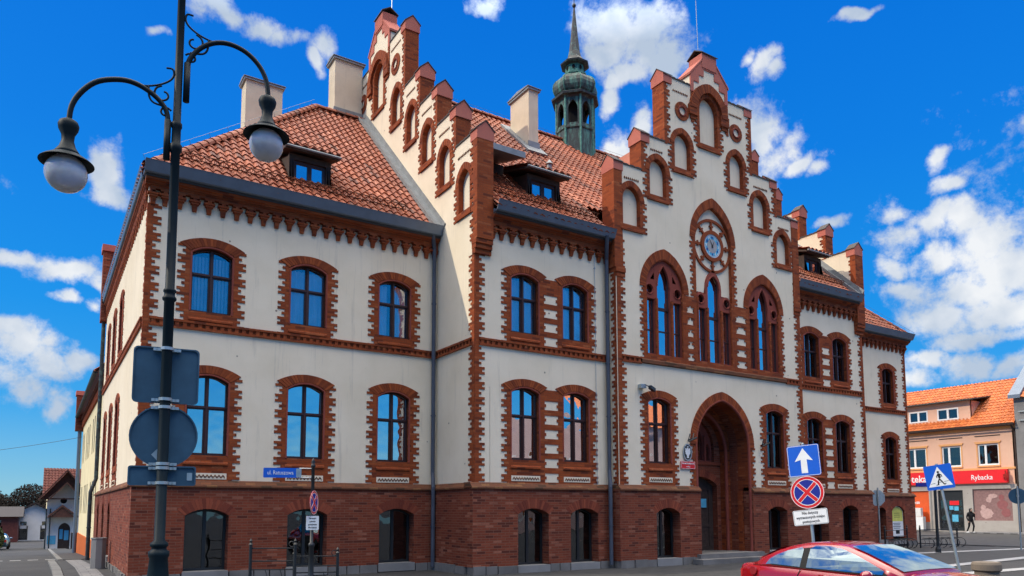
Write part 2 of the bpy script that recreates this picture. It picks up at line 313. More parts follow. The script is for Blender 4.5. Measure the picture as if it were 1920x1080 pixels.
# ---------------------------------------------------------------- mesh helpers
class G:
    def __init__(s): s.v = []; s.f = []; s.m = []; s.r = []; s.x = Matrix.Identity(4); s.mi = 0; s.rv = None
    def add(s, vs, fs, rnd=None):
        o = len(s.v); s.v += [s.x @ Vector(p) for p in vs]
        for f in fs: s.f.append([o+i for i in f]); s.m.append(s.mi); s.r.append(rnd if rnd is not None else .5)
    def box(s, x0, y0, z0, x1, y1, z1, rnd=None):
        s.add([(x0,y0,z0),(x1,y0,z0),(x1,y1,z0),(x0,y1,z0),(x0,y0,z1),(x1,y0,z1),(x1,y1,z1),(x0,y1,z1)],
              [(0,3,2,1),(4,5,6,7),(0,1,5,4),(1,2,6,5),(2,3,7,6),(3,0,4,7)], rnd)
    def loft(s, loops, closed=True, cap=True, rnd=None):
        n = len(loops[0]); o = []; vs = [p for l in loops for p in l]; fs = []
        for i in range(len(loops)-1):
            for j in range(n if closed else n-1):
                k = (j+1) % n; fs.append((i*n+j, i*n+k, (i+1)*n+k, (i+1)*n+j))
        if cap and closed: fs.append(tuple(range(n))[::-1]); fs.append(tuple((len(loops)-1)*n+j for j in range(n)))
        s.add(vs, fs, rnd)
    def lathe(s, prof, c=(0,0,0), seg=20, rot0=0, cap=True):
        s.loft([[(c[0]+r*math.cos(rot0+2*PI*j/seg), c[1]+r*math.sin(rot0+2*PI*j/seg), c[2]+z) for j in range(seg)] for r, z in prof], cap=cap)
    def tube(s, path, r, seg=8, r1=None, cap=True):
        path = [Vector(p) for p in path]; n = len(path); loops = []; ref = None
        for i, p in enumerate(path):
            t = (path[min(i+1, n-1)]-path[max(i-1, 0)]).normalized()
            if ref is None: ref = Vector((0,0,1)) if abs(t.z) < .9 else Vector((1,0,0))
            a = (ref - t*ref.dot(t)).normalized(); ref = a; b = t.cross(a)
            rr = r if r1 is None else r+(r1-r)*i/(n-1)
            loops.append([p+a*rr*math.cos(2*PI*j/seg)+b*rr*math.sin(2*PI*j/seg) for j in range(seg)])
        s.loft(loops, cap=cap)
    def plate(s, loops, w0, w1, P, rnd=None):
        """flat shape with holes, thick from w0 (outer) to w1; P maps (u,w,z)->xyz"""
        pts = [q for l in loops for q in l]
        tris = tessellate_polygon([[Vector((a, b, 0)) for a, b in l] for l in loops])
        n = len(pts); vs = [P(a, w0, b) for a, b in pts]+[P(a, w1, b) for a, b in pts]
        fs = [tuple(t) for t in tris]+[tuple(n+i for i in t)[::-1] for t in tris]
        o = 0
        for l in loops:
            k = len(l)
            for i in range(k): j = (i+1) % k; fs.append((o+i, o+j, n+o+j, n+o+i))
            o += k
        s.add(vs, fs, rnd)
    def obj(s, name, mat, parent=None, loc=None, smooth=False, recalc=True, label=None):
        me = bpy.data.meshes.new(name); me.from_pydata([tuple(p) for p in s.v], [], s.f); me.update()
        for m in (mat if isinstance(mat, (list, tuple)) else [mat]): me.materials.append(m)
        me.polygons.foreach_set("material_index", s.m)
        at = me.attributes.new("rnd", 'FLOAT', 'FACE'); at.data.foreach_set("value", s.r)
        if recalc:
            bm = bmesh.new(); bm.from_mesh(me); bmesh.ops.recalc_face_normals(bm, faces=bm.faces); bm.to_mesh(me); bm.free()
        if smooth: me.polygons.foreach_set("use_smooth", [True]*len(me.polygons))
        me.update()
        o = bpy.data.objects.new(name, me); COL.objects.link(o)
        if loc: o.location = loc
        if parent: put(o, parent)
        if label: o["label"] = label
        return o
def put(o, parent):
    """parent keeping the child's world-space geometry"""
    o.parent = parent
    m = Matrix.Identity(4); q = parent
    while q:
        loc = Matrix.Translation(q.location) @ q.rotation_euler.to_matrix().to_4x4() @ Matrix.Diagonal((*q.scale, 1))
        m = loc @ m if q is parent else (loc @ q_inv(q_child)) @ m
        q_child = q; q = q.parent
        if q:
            m = q_child.matrix_parent_inverse @ m
    o.matrix_parent_inverse = m.inverted()
def q_inv(o): return Matrix.Identity(4)
def empty(name, loc, label, cat, group=None, rz=0):
    e = bpy.data.objects.new(name, None); COL.objects.link(e); e.location = loc; e.rotation_euler = (0, 0, rz); e.empty_display_size = .3
    return tag(e, label, cat, group)
def tag(o, label, cat, group=None):
    o["label"] = label; o["category"] = cat
    if group: o["group"] = group
    return o
def struct(o): o["kind"] = "structure"; return o
def Py(y0): return lambda u, w, z: (u, y0-w, z)        # wall facing the street (-Y); w = distance out of the wall
def Px(x0): return lambda u, w, z: (x0-w, u, z)        # wall facing -X
def text_obj(name, body, size, mat, loc, rot, parent=None, align='CENTER', ext=.002, sx=1, off=0):
    c = bpy.data.curves.new(name, 'FONT'); c.body = body; c.size = size; c.align_x = align; c.align_y = 'CENTER'; c.extrude = ext; c.resolution_u = 2; c.offset = off
    t = bpy.data.objects.new(name+"_src", c); COL.objects.link(t)
    bpy.context.view_layer.update()
    me = bpy.data.meshes.new_from_object(t); bpy.data.objects.remove(t)
    me.materials.clear(); me.materials.append(mat)
    mt = rot.to_4x4() if isinstance(rot, Matrix) else Euler(rot).to_matrix().to_4x4()
    me.transform(Matrix.Translation(loc) @ mt @ Matrix.Diagonal((sx, 1, 1, 1)))
    o = bpy.data.objects.new(name, me); COL.objects.link(o)
    if parent: put(o, parent)
    return o

# arches: list of (u,z) from left spring to right spring
def arch(x0, x1, zs, zc, n=12):
    w = (x1-x0)/2; h = zc-zs; xc = (x0+x1)/2
    if h <= w*1.02:
        r = (w*w+h*h)/(2*h); cz = zc-r; a0 = math.asin(min(1, w/r))
        return [(xc+r*math.sin(-a0+2*a0*i/n), cz+r*math.cos(-a0+2*a0*i/n)) for i in range(n+1)]
    r = (w*w+h*h)/(2*w); out = []; a1 = math.asin(min(1, h/r)); k = n//2
    for i in range(k+1): a = a1*i/k; out.append((x0+r-r*math.cos(a), zs+r*math.sin(a)))
    for i in range(k-1, -1, -1): a = a1*i/k; out.append((x1-r+r*math.cos(a), zs+r*math.sin(a)))
    return out
def opening(x0, x1, zb, zs, zc, n=12): return [(x0, zb)]+arch(x0, x1, zs, zc, n)+[(x1, zb)]
CH = .068
PAT = [.18, .10, .18, 0, .075, 0]
def teeth(x, sgn, z0, z1, k=1.0):
    """stepped brick edge from z0 up to z1"""
    out = []; i = math.floor(z0/CH+1e-6); z = z0
    while z < z1-1e-6:
        zn = min((i+1)*CH, z1); o = PAT[i % 6]*k*sgn
        out += [(x+o, z), (x+o, zn)]; z = zn; i += 1
    res = []
    for p in out:
        if not res or (abs(res[-1][0]-p[0]) > 1e-6 or abs(res[-1][1]-p[1]) > 1e-6): res.append(p)
    return res
def voussoirs(g, inner, outer, w0, w1, P):
    """brick arch ring between two point lists of equal length, cut into single bricks"""
    def resample(l, n):
        d = [0]
        for a, b in zip(l, l[1:]): d.append(d[-1]+math.hypot(b[0]-a[0], b[1]-a[1]))
        out = []
        for i in range(n+1):
            t = d[-1]*i/n; j = 0
            while j < len(d)-2 and d[j+1] < t: j += 1
            f = (t-d[j])/max(1e-9, d[j+1]-d[j]); out.append((l[j][0]+(l[j+1][0]-l[j][0])*f, l[j][1]+(l[j+1][1]-l[j][1])*f))
        return out
    n = max(6, int(sum(math.hypot(b[0]-a[0], b[1]-a[1]) for a, b in zip(outer, outer[1:]))/.085))
    A = resample(inner, n); B = resample(outer, n)
    for i in range(n):
        f = .06; l = lambda p, q, t: (p[0]+(q[0]-p[0])*t, p[1]+(q[1]-p[1])*t)
        q = [l(A[i], A[i+1], f), l(B[i], B[i+1], f), l(B[i], B[i+1], 1-f), l(A[i], A[i+1], 1-f)]
        g.plate([q], w0+random.uniform(-.003, .003), w1, P, random.random())

# ---------------------------------------------------------------- ground
def gz(x, y):
    if y < 25: return 0.0
    if y < 80: return -.031*(y-25)
    return -1.705-.012*(min(y, 300)-80)
def sheet(name, x0, x1, y0, y1, mat, dz, nx, ny):
    g = G(); vs = []
    ys = [y0+(y1-y0)*j/ny for j in range(ny+1)]; xs = [x0+(x1-x0)*i/nx for i in range(nx+1)]
    for y in ys:
        for x in xs: vs.append((x, y, gz(x, y)+dz))
    fs = [(j*(nx+1)+i, j*(nx+1)+i+1, (j+1)*(nx+1)+i+1, (j+1)*(nx+1)+i) for j in range(ny) for i in range(nx)]
    g.add(vs, fs); return struct(g.obj(name, mat, recalc=False))
# one big sheet, finer near the slope
g = G(); ys = [-900, -200, -60, -20, 0, 15, 25, 40, 60, 80, 100, 140, 200, 300, 600, 1500]; xs = [-1200, -300, -80, -20, 0, 20, 60, 120, 300, 1500]
vs = [(x, y, gz(x, y)) for y in ys for x in xs]; nx = len(xs)
g.add(vs, [(j*nx+i, j*nx+i+1, (j+1)*nx+i+1, (j+1)*nx+i) for j in range(len(ys)-1) for i in range(nx-1)])
struct(g.obj("ground", M['asphalt'], recalc=False))

# ---------------------------------------------------------------- town hall
XL, XB, XC0, XC1, XD, XR = 1.869, 9.595, 14.28, 22.96, 27.41, 34.6
YA, YB, YC, YBACK = 19.111, 16.816, 16.44, 32.0
YRM, ZRM = 23.8, 17.12       # main ridge
YRA, ZRA = 25.2, 16.2        # wing ridge
hall = empty("town_hall", (18.5, YB, 0), "large cream and brick town hall with stepped gables, clock and tiled roofs", "town hall")
ZP = 2.42                    # top of the brick ground storey

def base_wall(name, P, u0, u1, holes, ztop, step=None):
    g = G(); g.plate([[(u0, ZP), (u1, ZP), (u1, ztop), (u0, ztop)]]+holes, 0, -.35, P); return g.obj(name, M['plaster'], hall)

def plinth(P, u0, u1, doors, ends=(0, 0), dressed=True):
    """brick ground storey, granite footing, weathered ledge"""
    g = G(); loop = [(u0, .2)]
    holes = []
    for (a, b, zb, zs, zc) in doors:
        loop += [(a, .2)]+[(a, zb)] if zb > .2 else [(a, .2)]
        loop += arch(a, b, zs, zc)+([(b, zb)] if zb > .2 else [])+[(b, .2)]
    loop += [(u1, .2), (u1, 2.28), (u0, 2.28)]
    g.plate([loop], .10, -.30, P); g.obj("ground_storey", M['brick'], hall)
    g = G()   # ledge
    pr = [(.10, 2.25), (.15, 2.25), (.15, 2.29), (.02, ZP), (-.3, ZP), (-.3, 2.28), (.10, 2.28)]
    g.loft([[P(u, w, z) for w, z in pr] for u in (u0-ends[0], u1+ends[1])]); g.obj("ledge", M['ledge'], hall)
    g = G(); u = u0; rr = random.Random(int(u0*100))
    segs = []; cur = u0
    for (a, b, zb, zs, zc) in doors:
        segs.append((cur, a-.04)); cur = b+.04
    segs.append((cur, u1))
    for s0, s1 in segs:
        u = s0; g = G()
        while u < s1-.05:
            v = min(s1, u+rr.uniform(.28, .6))
            if s1-v < .15: v = s1
            t = rr.uniform(.12, .16); zt = .2+rr.uniform(-.0, .03)
            g.plate([[(u+.008, -.1), (v-.008, -.1), (v-.02, zt), (u+.012, zt)]], t, -.2, P); u = v
        if g.v: g.obj("footing", M['stone'], hall)
    for (a, b, zb, zs, zc) in doors:
        g = G(); oa = arch(a-.02, b+.02, zs, zc+.02); ob = arch(a-.17, b+.17, zs+.14, zc+.26)
        voussoirs(g, arch(a, b, zs, zc), [(p[0], p[1]) for p in ob], .106, -.28, P); g.obj("lintel_arch", M['archd'], hall)

b = MB("dark arch brick", .85, .2); a = b.n("ShaderNodeAttribute"); a.attribute_name = "rnd"
b.color(b.mix(a.outputs["Fac"], (.14, .032, .02), (.27, .066, .034))); M['archd'] = b.m

def bottom_window(P, a, b, zb, zs, zc, dark=True):
    depth = .22
    fr = G(); m = (a+b)/2; t = .06
    outer = opening(a-.01, b+.01, zb, zs, zc+.01)
    h1 = [(a+t, zb+t)]+[(x, z-t) for x, z in arch(a+t, m-.04, zs-.0, zs+(zc-zs)*.75, 6)]+[(m-.04, zb+t)]
    h2 = [(m+.04, zb+t)]+[(x, z-t) for x, z in arch(m+.04, b-t, zs-.0, zs+(zc-zs)*.75, 6)]+[(b-t, zb+t)]
    h1 = [(a+t, zb+t), (a+t, zs-.03)]+[(x, z-t) for x, z in arch(a, b, zs, zc, 12) if a+t < x < m-.05]+[(m-.04, zc-t), (m-.04, zb+t)]
    h2 = [(m+.04, zb+t), (m+.04, zc-t)]+[(x, z-t) for x, z in arch(a, b, zs, zc, 12) if m+.05 < x < b-t]+[(b-t, zs-.03), (b-t, zb+t)]
    fr.plate([outer, h1, h2], -depth, -depth-.07, P)
    o = fr.obj("window", M['black'], hall)
    g = G(); g.plate([opening(a, b, zb, zs, zc)], -depth-.03, -depth-.035, P); g.obj("pane", M['glassd'], o)
    g = G(); g.plate([[(a-.02, zb-.22), (b+.02, zb-.22), (b+.02, zb-.0), (a-.02, zb-.0)]], .14, -.3, P); g.obj("sill", M['sill'], o)
    return o

def surround(P, a, b, zb, zs, zc, kind='seg', left='teeth', right='teeth', zbase=None, band=.27, top=None):
    """toothed brick surround of a window: flush brick band, single-brick arch"""
    zbase = zb-.25 if zbase is None else zbase
    bb = .13; rise = top if top is not None else zc+.235
    zsp = zs+.06
    oa = arch(a-band, b+band, zs+.02 if kind == 'pt' else zs+.20, rise, 14)
    lp = []
    zt = oa[0][1]
    lp += teeth(a-bb, -1, zbase, zt-.02) if left == 'teeth' else [(a-bb, zbase), (a-bb, zt-.02)]
    lp += [(a-band, zt-.02)] if left == 'teeth' else []
    lp += oa
    rt = teeth(b+bb, 1, zbase, zt-.02) if right == 'teeth' else [(b+bb, zbase), (b+bb, zt-.02)]
    if right == 'teeth': lp += [(b+band, zt-.02)]
    lp += rt[::-1]
    # drop duplicate neighbours
    q = []
    for p in lp:
        if not q or math.hypot(q[-1][0]-p[0], q[-1][1]-p[1]) > 1e-4: q.append(p)
    return q, oa

def dentil_cap(g, P, u0, u1, z):
    n = int((u1-u0)/.075)
    for i in range(n): u = u0+(i+.5)*(u1-u0)/n; g.plate([[(u-.034, z), (u, z-.045), (u+.034, z), (u, z+.045)]], .014, -.01, P)

def window(P, a, b, zb, zs, zc, style, left='teeth', right='teeth', zbase=None, zig=False, curtain=None, glass='glass', band=.27):
    """casement window: part 'window' (frame) with surround, pane, sill_panel, blind"""
    D = .13; t = .05; m = (a+b)/2
    zt = zb+(zs-zb)*.66
    fr = G(); oc = arch(a, b, zs, zc, 16)
    def cell(x0, x1, z0, z1, top):
        if not top: return [(x0, z0), (x0, z1), (x1, z1), (x1, z0)]
        pts = [(x0, z0)]
        w = (b-a)/2; h = zc-zs; r = (w*w+h*h)/(2*h); cz = zc-r
        for i in range(7):
            x = x0+(x1-x0)*i/6; pts.append((x, cz+math.sqrt(max(0, r*r-(x-m)**2))-t))
        return pts+[(x1, z0)]
    cells = [cell(a+t, m-.045, zb+t, zt-.035, 0), cell(m+.045, b-t, zb+t, zt-.035, 0), cell(a+t, m-.045, zt+.035, 0, 1), cell(m+.045, b-t, zt+.035, 0, 1)]
    fr.plate([opening(a-.01, b+.01, zb-.01, zs, zc+.01, 16)]+cells, -D, -D-.07, P)
    fr.plate([[(m-.022, zb+.02), (m+.022, zb+.02), (m+.022, zc-.05), (m-.022, zc-.05)]], -D+.03, -D, P)
    fr.plate([[(a+.02, zt-.02), (b-.02, zt-.02), (b-.02, zt+.025), (a+.02, zt+.025)]], -D+.02, -D, P)
    # casement beads
    for c in cells[:2]:
        x0, z0 = c[0]; x1, z1 = c[2]; e = .018
        fr.plate([[(x0, z0), (x0, z1), (x1, z1), (x1, z0)], [(x0+e, z0+e), (x0+e, z1-e), (x1-e, z1-e), (x1-e, z0+e)]], -D-.01, -D-.03, P)
    win = fr.obj("window", M['wood'], hall)
    # each pane is a sheet of its own, set a hair out of true like old glass
    g = G()
    for c in cells:
        xs_ = [p[0] for p in c]; zs_ = [p[1] for p in c]
        g.plate([[(x, z) for x, z in c]], -D-.045, -D-.05, P)
    g.obj("pane", M[glass], win)
    lp, oa = surround(P, a, b, zb, zs, zc, 'seg', left, right, zbase, band)
    s = G(); s.plate([lp, opening(a, b, zb, zs, zc, 16)], .018, -.25, P); s.obj("surround", M['trim'], win)
    s = G(); inn = arch(a, b, zs, zc, 14); voussoirs(s, [(x+(m-x)*-.0, z+.035) for x, z in arch(a-.03, b+.03, zs, zc)], oa, .030, -.05, P); s.obj("arch_ring", M['arch'], win)
    # rounded inner roll moulding
    s = G(); s.tube([P(x, .005, z) for x, z in [(a+.0, zb)]+arch(a, b, zs, zc, 14)+[(b, zb)]], .028, 6); s.obj("moulding", M['tracery'], win)
    # sloping brick sill panel
    s = G(); z1 = zb; z0 = zb-.25
    s.loft([[P(u, w, z) for w, z in ((.05, z0+.02), (.05, z0+.06), (-.10, z1), (-.14, z1), (-.14, z0+.02))] for u in (a-.02, b+.02)]); s.obj("sill_panel", M['trim'], win)
    if zig:
        s = G(); s.plate([[(a+.0, zb-.58), (b-.0, zb-.58), (b-.0, zb-.43), (a+.0, zb-.43)]], .024, .0, P); pn = s.obj("frieze_panel", M['plaster'], win)
        s = G(); n = 10; pts = []; w = (b-a-.08); z_ = zb-.505
        up = [(a+.04+w*i/(2*n), z_+(.045 if i % 2 else -.012)) for i in range(2*n+1)]
        dn = [(x, z-.04) for x, z in up][::-1]
        s.plate([up+dn], .034, .02, P); s.obj("zigzag", M['ledge'], win)
    if curtain:
        s = G(); rr = random.Random(int(a*77+zb*13)); x0 = a+.05
        if curtain == 'blind':
            n = 11
            for i in range(n):
                u = a+.05+(b-a-.1)*i/n; wd = (b-a-.1)/n*.80
                s.add([P(u, -.27, zb+.05), P(u+wd, -.30, zb+.05), P(u+wd, -.30, zs), P(u, -.27, zs)], [(0, 1, 2, 3)])
        else:
            n = 40; top = zs+.05
            rows = [[P(a+.04+(b-a-.08)*i/n, -.28+.025*math.sin(i*1.15)+rr.uniform(-.006, .006), z) for i in range(n+1)] for z in (zb+.04, top)]
            s.add(rows[0]+rows[1], [(i, i+1, n+2+i, n+1+i) for i in range(n) if not (curtain == 'part' and n*.36 < i < n*.62)])
        s.obj("curtain", M['curtain'], win, recalc=False)
    return win

def string_course(P, u0, u1, z=6.10):
    g = G(); g.plate([[(u0, z), (u1, z), (u1, z+.20), (u0, z+.20)]], .012, -.02, P)
    g.plate([[(u0, z+.15), (u1, z+.15), (u1, z+.205), (u0, z+.205)]], .062, .0, P)
    g.plate([[(u0, z-.004), (u1, z-.004), (u1, z+.05), (u0, z+.05)]], .05, .0, P)
    n = int((u1-u0)/.17)
    for i in range(n):
        u = u0+(i+.5)*(u1-u0)/n; g.plate([[(u-.045, z+.05), (u+.045, z+.05), (u+.045, z+.15), (u-.045, z+.15)]], .047, .0, P)
    return g.obj("string_course", M['trim'], hall)

def cornice(P, u0, u1, zb=9.06, pitch=.335, ends=(0, 0), up=0.0):
    """corbel table, moulded brick cornice and the box gutter above"""
    g = G(); n = max(1, round((u1-u0)/pitch)); st = (u1-u0)/n
    za = zb+.27; zt = za+.17+up
    lp = [(u0, zt), (u0, za)]
    for i in range(n):
        c0 = u0+i*st; s = .09
        lp += [(c0+s*.5, za), (c0+s*.5, za+.045), (c0+.115, za+.045), (c0+.115, za+.09), (c0+st-.115, za+.09), (c0+st-.115, za+.045), (c0+st-s*.5, za+.045), (c0+st-s*.5, za)]
    lp += [(u1, za), (u1, zt)]
    q = []
    for p in lp:
        if not q or math.hypot(q[-1][0]-p[0], q[-1][1]-p[1]) > 1e-4: q.append(p)
    g.plate([q], .13, -.02, P)
    for i in range(n+1):
        c = u0+i*st; c = min(max(c, u0+.07), u1-.07)
        g.loft([[P(c+a*wd, w, z) for a, w in ((-1, 0), (-1, pr), (1, pr), (1, 0))] for wd, pr, z in ((.050, .05, zb), (.064, .10, zb+.165), (.064, .11, zb+.166))])
        g.loft([[P(c+a*wd, w, z) for a, w in ((-1, 0), (-1, pr), (1, pr), (1, 0))] for wd, pr, z in ((.092, .12, zb+.166), (.092, .12, zb+.22), (.13, .138, zb+.221), (.13, .138, zb+.272))])
    g.obj("corbel_table", M['trim'], hall)
    g = G(); e0, e1 = u0-ends[0], u1+ends[1]; z = zt-.01
    pr = [(0, z), (.155, z), (.155, z+.03), (.20, z+.04), (.20, z+.07), (.26, z+.09), (.28, z+.12), (.28, z+.14), (0, z+.14)]
    g.loft([[P(u, w, q_) for w, q_ in pr] for u in (e0, e1)]); g.obj("cornice", M['trim'], hall)
    g = G(); z0 = z+.145
    g.loft([[P(u, w, q_) for w, q_ in [(0, z0), (.30, z0), (.30, z0+.05), (0, z0+.05)]] for u in (e0, e1)]); g.obj("fascia", M['slate'], hall)
    g = G(); z1 = z0+.055
    pr = [(.22, z1), (.36, z1), (.40, z1+.02), (.50, z1+.24), (.52, z1+.27), (.49, z1+.27), (.47, z1+.25), (.37, z1+.05), (.24, z1+.03), (.22, z1+.10), (.1, z1+.10), (.1, z1)]
    g.loft([[P(u, w, q_) for w, q_ in pr] for u in (e0-ends[0]*.4, e1+ends[1]*.4)]); g.obj("gutter", M['zinc'], hall)

def quoin(P, u, sgn, z0, z1, base=.13):
    t = teeth(u+sgn*base, sgn, z0, z1)
    g = G(); g.plate([[(u, z0)]+t+[(u, z1)]], .016, -.05, P); g.obj("quoin", M['trim'], hall)

GT = .46
# ------------ wing A (left) and E (right)
PA, PBf, PCf = Py(YA), Py(YB), Py(YC)
PL = Px(XL); PG = Px(XB)
wA = [(2.87, 3.86), (5.30, 6.29), (7.79, 8.77)]
lowA = (3.03, 4.84, 5.02); upA = (6.57, 8.05, 8.23)
holes = [opening(a-.02, b+.02, z0, z1, z2+.02) for a, b in wA for z0, z1, z2 in (lowA, upA)]
base_wall("front_wall", PA, XL, XB, holes, 9.7)
base_wall("front_wall", PA, XD, XR, [opening(32.58, 33.57, z0, z1, z2+.02) for z0, z1, z2 in (lowA, upA)], 9.9)
cur = ['blind', 'drape', 'part']
for i, (a, b) in enumerate(wA):
    window(PA, a, b, *upA, 'seg', curtain=cur[i], glass='glassu', zbase=6.30)
    window(PA, a, b, *lowA, 'seg', zig=True, zbase=ZP, glass='glass')
window(PA, 32.6, 33.55, *upA, 'seg', curtain='part', glass='glassd', zbase=6.30)
window(PA, 32.6, 33.55, *lowA, 'seg', zig=True, zbase=ZP, curtain='part', glass='glassd')
dA = [(2.93, 3.93, .24, 1.57, 1.73), (5.36, 6.40, .24, 1.57, 1.73), (7.86, 8.90, .24, 1.57, 1.73)]
plinth(PA, XL-.1, XB-.02, dA, (.05, 0)); plinth(PA, XD, XR+.1, [(31.6, 32.25, .3, 1.6, 1.76), (32.75, 33.75, .3, 1.6, 1.82)], (0, .05))
for d in dA: bottom_window(PA, *d)
for d in ((31.6, 32.25, .3, 1.6, 1.76), (32.75, 33.75, .3, 1.6, 1.82)): bottom_window(PA, *d)
string_course(PA, XL+.13, XB); string_course(PA, XD, XR-.13)
cornice(PA, XL+.02, XB-.02, ends=(.12, 0)); cornice(PA, XD+.02, XR-.02, ends=(0, .12))
quoin(PA, XL, 1, ZP, 9.08, .12); quoin(PA, XR, -1, ZP, 9.08, .12); quoin(PA, XD, 1, ZP, 9.08, .1)

# ------------ blocks B and D
winB = [(10.74, 11.69), (12.51, 13.46)]; lowB = (3.05, 4.92, 5.07); upB = (6.60, 8.13, 8.30)
winD = [(23.66, 24.60), (25.40, 26.34)]
def pair(P, ws, low, up, ul, ur, dim):
    holes = [opening(a-.02, b+.02, z0, z1, z2+.02) for a, b in ws for z0, z1, z2 in (low, up)]
    base_wall("front_wall", P, ul, ur, holes, 9.95)
    for (z0, z1, z2), zb_, zg, gl, cu in ((up, 6.30, False, 'glassu' , ('drape', 'drape')), (low, ZP, True, 'glassd' if dim else 'glass', ('part', 'part') if dim else (None, None))):
        window(P, *ws[0], z0, z1, z2, 'seg', right='flat', zig=zg, zbase=zb_, glass=gl, curtain=cu[0])
        window(P, *ws[1], z0, z1, z2, 'seg', left='flat', zig=zg, zbase=zb_, glass=gl, curtain=cu[1])
        # pier between the two: brick bands with plaster fields left open
        a, b = ws[0][1]+.13, ws[1][0]-.13; c = (a+b)/2; hw = .235
        lp = [[(a-.003, zb_), (b+.003, zb_), (b+.003, z1+.14), (a-.003, z1+.14)]]
        z = zb_+.03
        hs_ = []
        while z+.27 < z1+.08:
            hs_.append([(c-hw, z), (c-hw, z+.085), (c-hw+.05, z+.085), (c-hw+.05, z+.165), (c-hw, z+.165), (c-hw, z+.25), (c+hw, z+.25), (c+hw, z+.165), (c+hw-.05, z+.165), (c+hw-.05, z+.085), (c+hw, z+.085), (c+hw, z)]); z += .408
        g = G(); g.plate(lp+hs_, .015, -.02, P); g.obj("pier", M['trim'], hall)
pair(PBf, winB, lowB, upB, XB+GT, XC0-.06, False)
pair(PBf, winD, lowB, upB, XC1+.03, XD-GT, True)
dB = [(10.90, 11.92, .19, 1.57, 1.73), (12.68, 13.68, .19, 1.57, 1.73)]
dD = [(23.7, 24.62, .3, 1.65, 1.83), (25.5, 26.5, .3, 1.65, 1.83)]
plinth(PBf, XB-.1, XC0, dB, (.05, 0)); plinth(PBf, XC1, XD+.1, dD, (0, .05))
for d in dB+dD: bottom_window(PBf, *d)
string_course(PBf, XB+.13, XC0); string_course(PBf, XC1, XD-.13)
cornice(PBf, XB+.48, XC0-.06, zb=9.12, up=.05); cornice(PBf, XC1+.04, XD-.48, zb=9.12, up=.05)
quoin(PBf, XB, 1, ZP, 8.6); quoin(PBf, XD, -1, ZP, 8.6)

# ------------ side gables (planes x = const), stepped
ST = [(16.68, 17.92, 12.06), (17.92, 19.12, 13.26), (19.12, 20.33, 14.50), (20.33, 21.52, 15.72), (21.52, 22.85, 18.02)]
CG = 23.8
def gable_outline():
    l = [(YB, ZP), (YB, 8.85), (16.68, 9.0)]
    for a, b, z in ST: l += [(a, z), (b, z)]
    l += [(22.85, 18.45), (23.45, 19.15), (23.45, 19.55)]
    l += [(2*CG-u, z) for u, z in l[::-1][:-3]]
    l += [(2*CG-YB, ZP)]
    q = []
    for p in l:
        if not q or math.hypot(q[-1][0]-p[0], q[-1][1]-p[1]) > 1e-4: q.append(p)
    return q
GT = .46
NICH = [(17.08, 17.72, 10.0, 10.80, 11.20), (18.28, 18.92, 11.2, 12.0, 12.40), (19.48, 20.12, 12.42, 13.22, 13.62), (20.68, 21.32, 13.62, 14.42, 14.82), (21.88, 22.52, 14.8, 15.62, 16.02)]
CN = (23.38, 24.22, 16.05, 17.25, 17.75)
NICHES = NICH+[(2*CG-b, 2*CG-a, c, d, e) for a, b, c, d, e in NICH[::-1]]
g = G(); g.plate([gable_outline()]+[opening(a-.03, b+.03, c-.03, d, e+.03) for a, b, c, d, e in NICHES+[CN]], 0, -GT, PG)
g.plate([[(YB, ZP), (YA+.0, ZP), (YA, 5), (YB, 5)]], -GT-.01, -GT-.02, PG)
gab = g.obj("side_gable", M['plaster'], hall)
def niche(P, a, b, z0, z1, z2, par, teeth_r='teeth'):
    # backing is shallow: paint-white plaster set back
    g = G(); g.plate([opening(a-.03, b+.03, z0-.02, z1, z2+.03)], -.14, -.2, P); n = g.obj("blind_niche", M['plaster'], par)
    bd = .19; lp = []
    lp += teeth(a-.12, -1, z0-.20, z1, .95)+[(a-bd, z1)]+arch(a-bd, b+bd, z1, z2+.20, 14)
    lp += [(b+bd, z1)]+teeth(b+.12, 1, z0-.20, z1, .95)[::-1]
    q = []
    for p in lp:
        if not q or math.hypot(q[-1][0]-p[0], q[-1][1]-p[1]) > 1e-4: q.append(p)
    g = G(); g.plate([q, opening(a, b, z0, z1, z2)], .02, -.15, P); g.obj("surround", M['trim'], n)
    g = G(); voussoirs(g, arch(a-.02, b+.02, z1, z2+.02, 14), arch(a-bd, b+bd, z1, z2+.20, 14), .03, 0, P); g.obj("arch_ring", M['arch'], n)
    g = G(); g.loft([[P(u, w, z) for w, z in ((.03, z0-.20), (.06, z0-.20), (.06, z0-.14), (-.12, z0+.0), (-.15, z0-.2))] for u in (a-.1, b+.1)]); g.obj("sill", M['trim'], n)
    return n
for nn_ in NICHES: niche(PG, *nn_, gab)
niche(PG, *CN, gab)
def outer_hood(P, c, hw, zs, zc, par):
    """large projecting brick arch over the middle niche"""
    g = G(); g.plate([arch(c-hw-.3, c+hw+.3, zs, zc+.3, 18)+arch(c-hw, c+hw, zs, zc, 18)[::-1]], .10, 0, P)
    for s in (-1, 1):
        u = c+s*(hw+.15); g.plate([[(u-.2, zs-.25), (u+.2, zs-.25), (u+.2, zs+.1), (u-.2, zs+.1)]], .095, 0, P)
        g.plate([[(u-.13, zs-.38), (u+.13, zs-.38), (u+.13, zs-.25), (u-.13, zs-.25)]], .05, 0, P)
    h = g.obj("hood_arch", M['trim'], par)
    g = G(); voussoirs(g, arch(c-hw, c+hw, zs, zc, 18), arch(c-hw-.3, c+hw+.3, zs, zc+.3, 18), .112, .1, P); g.obj("arch_ring", M['arch'], h)
outer_hood(PG, CG, .62, 17.15, 17.85, gab)
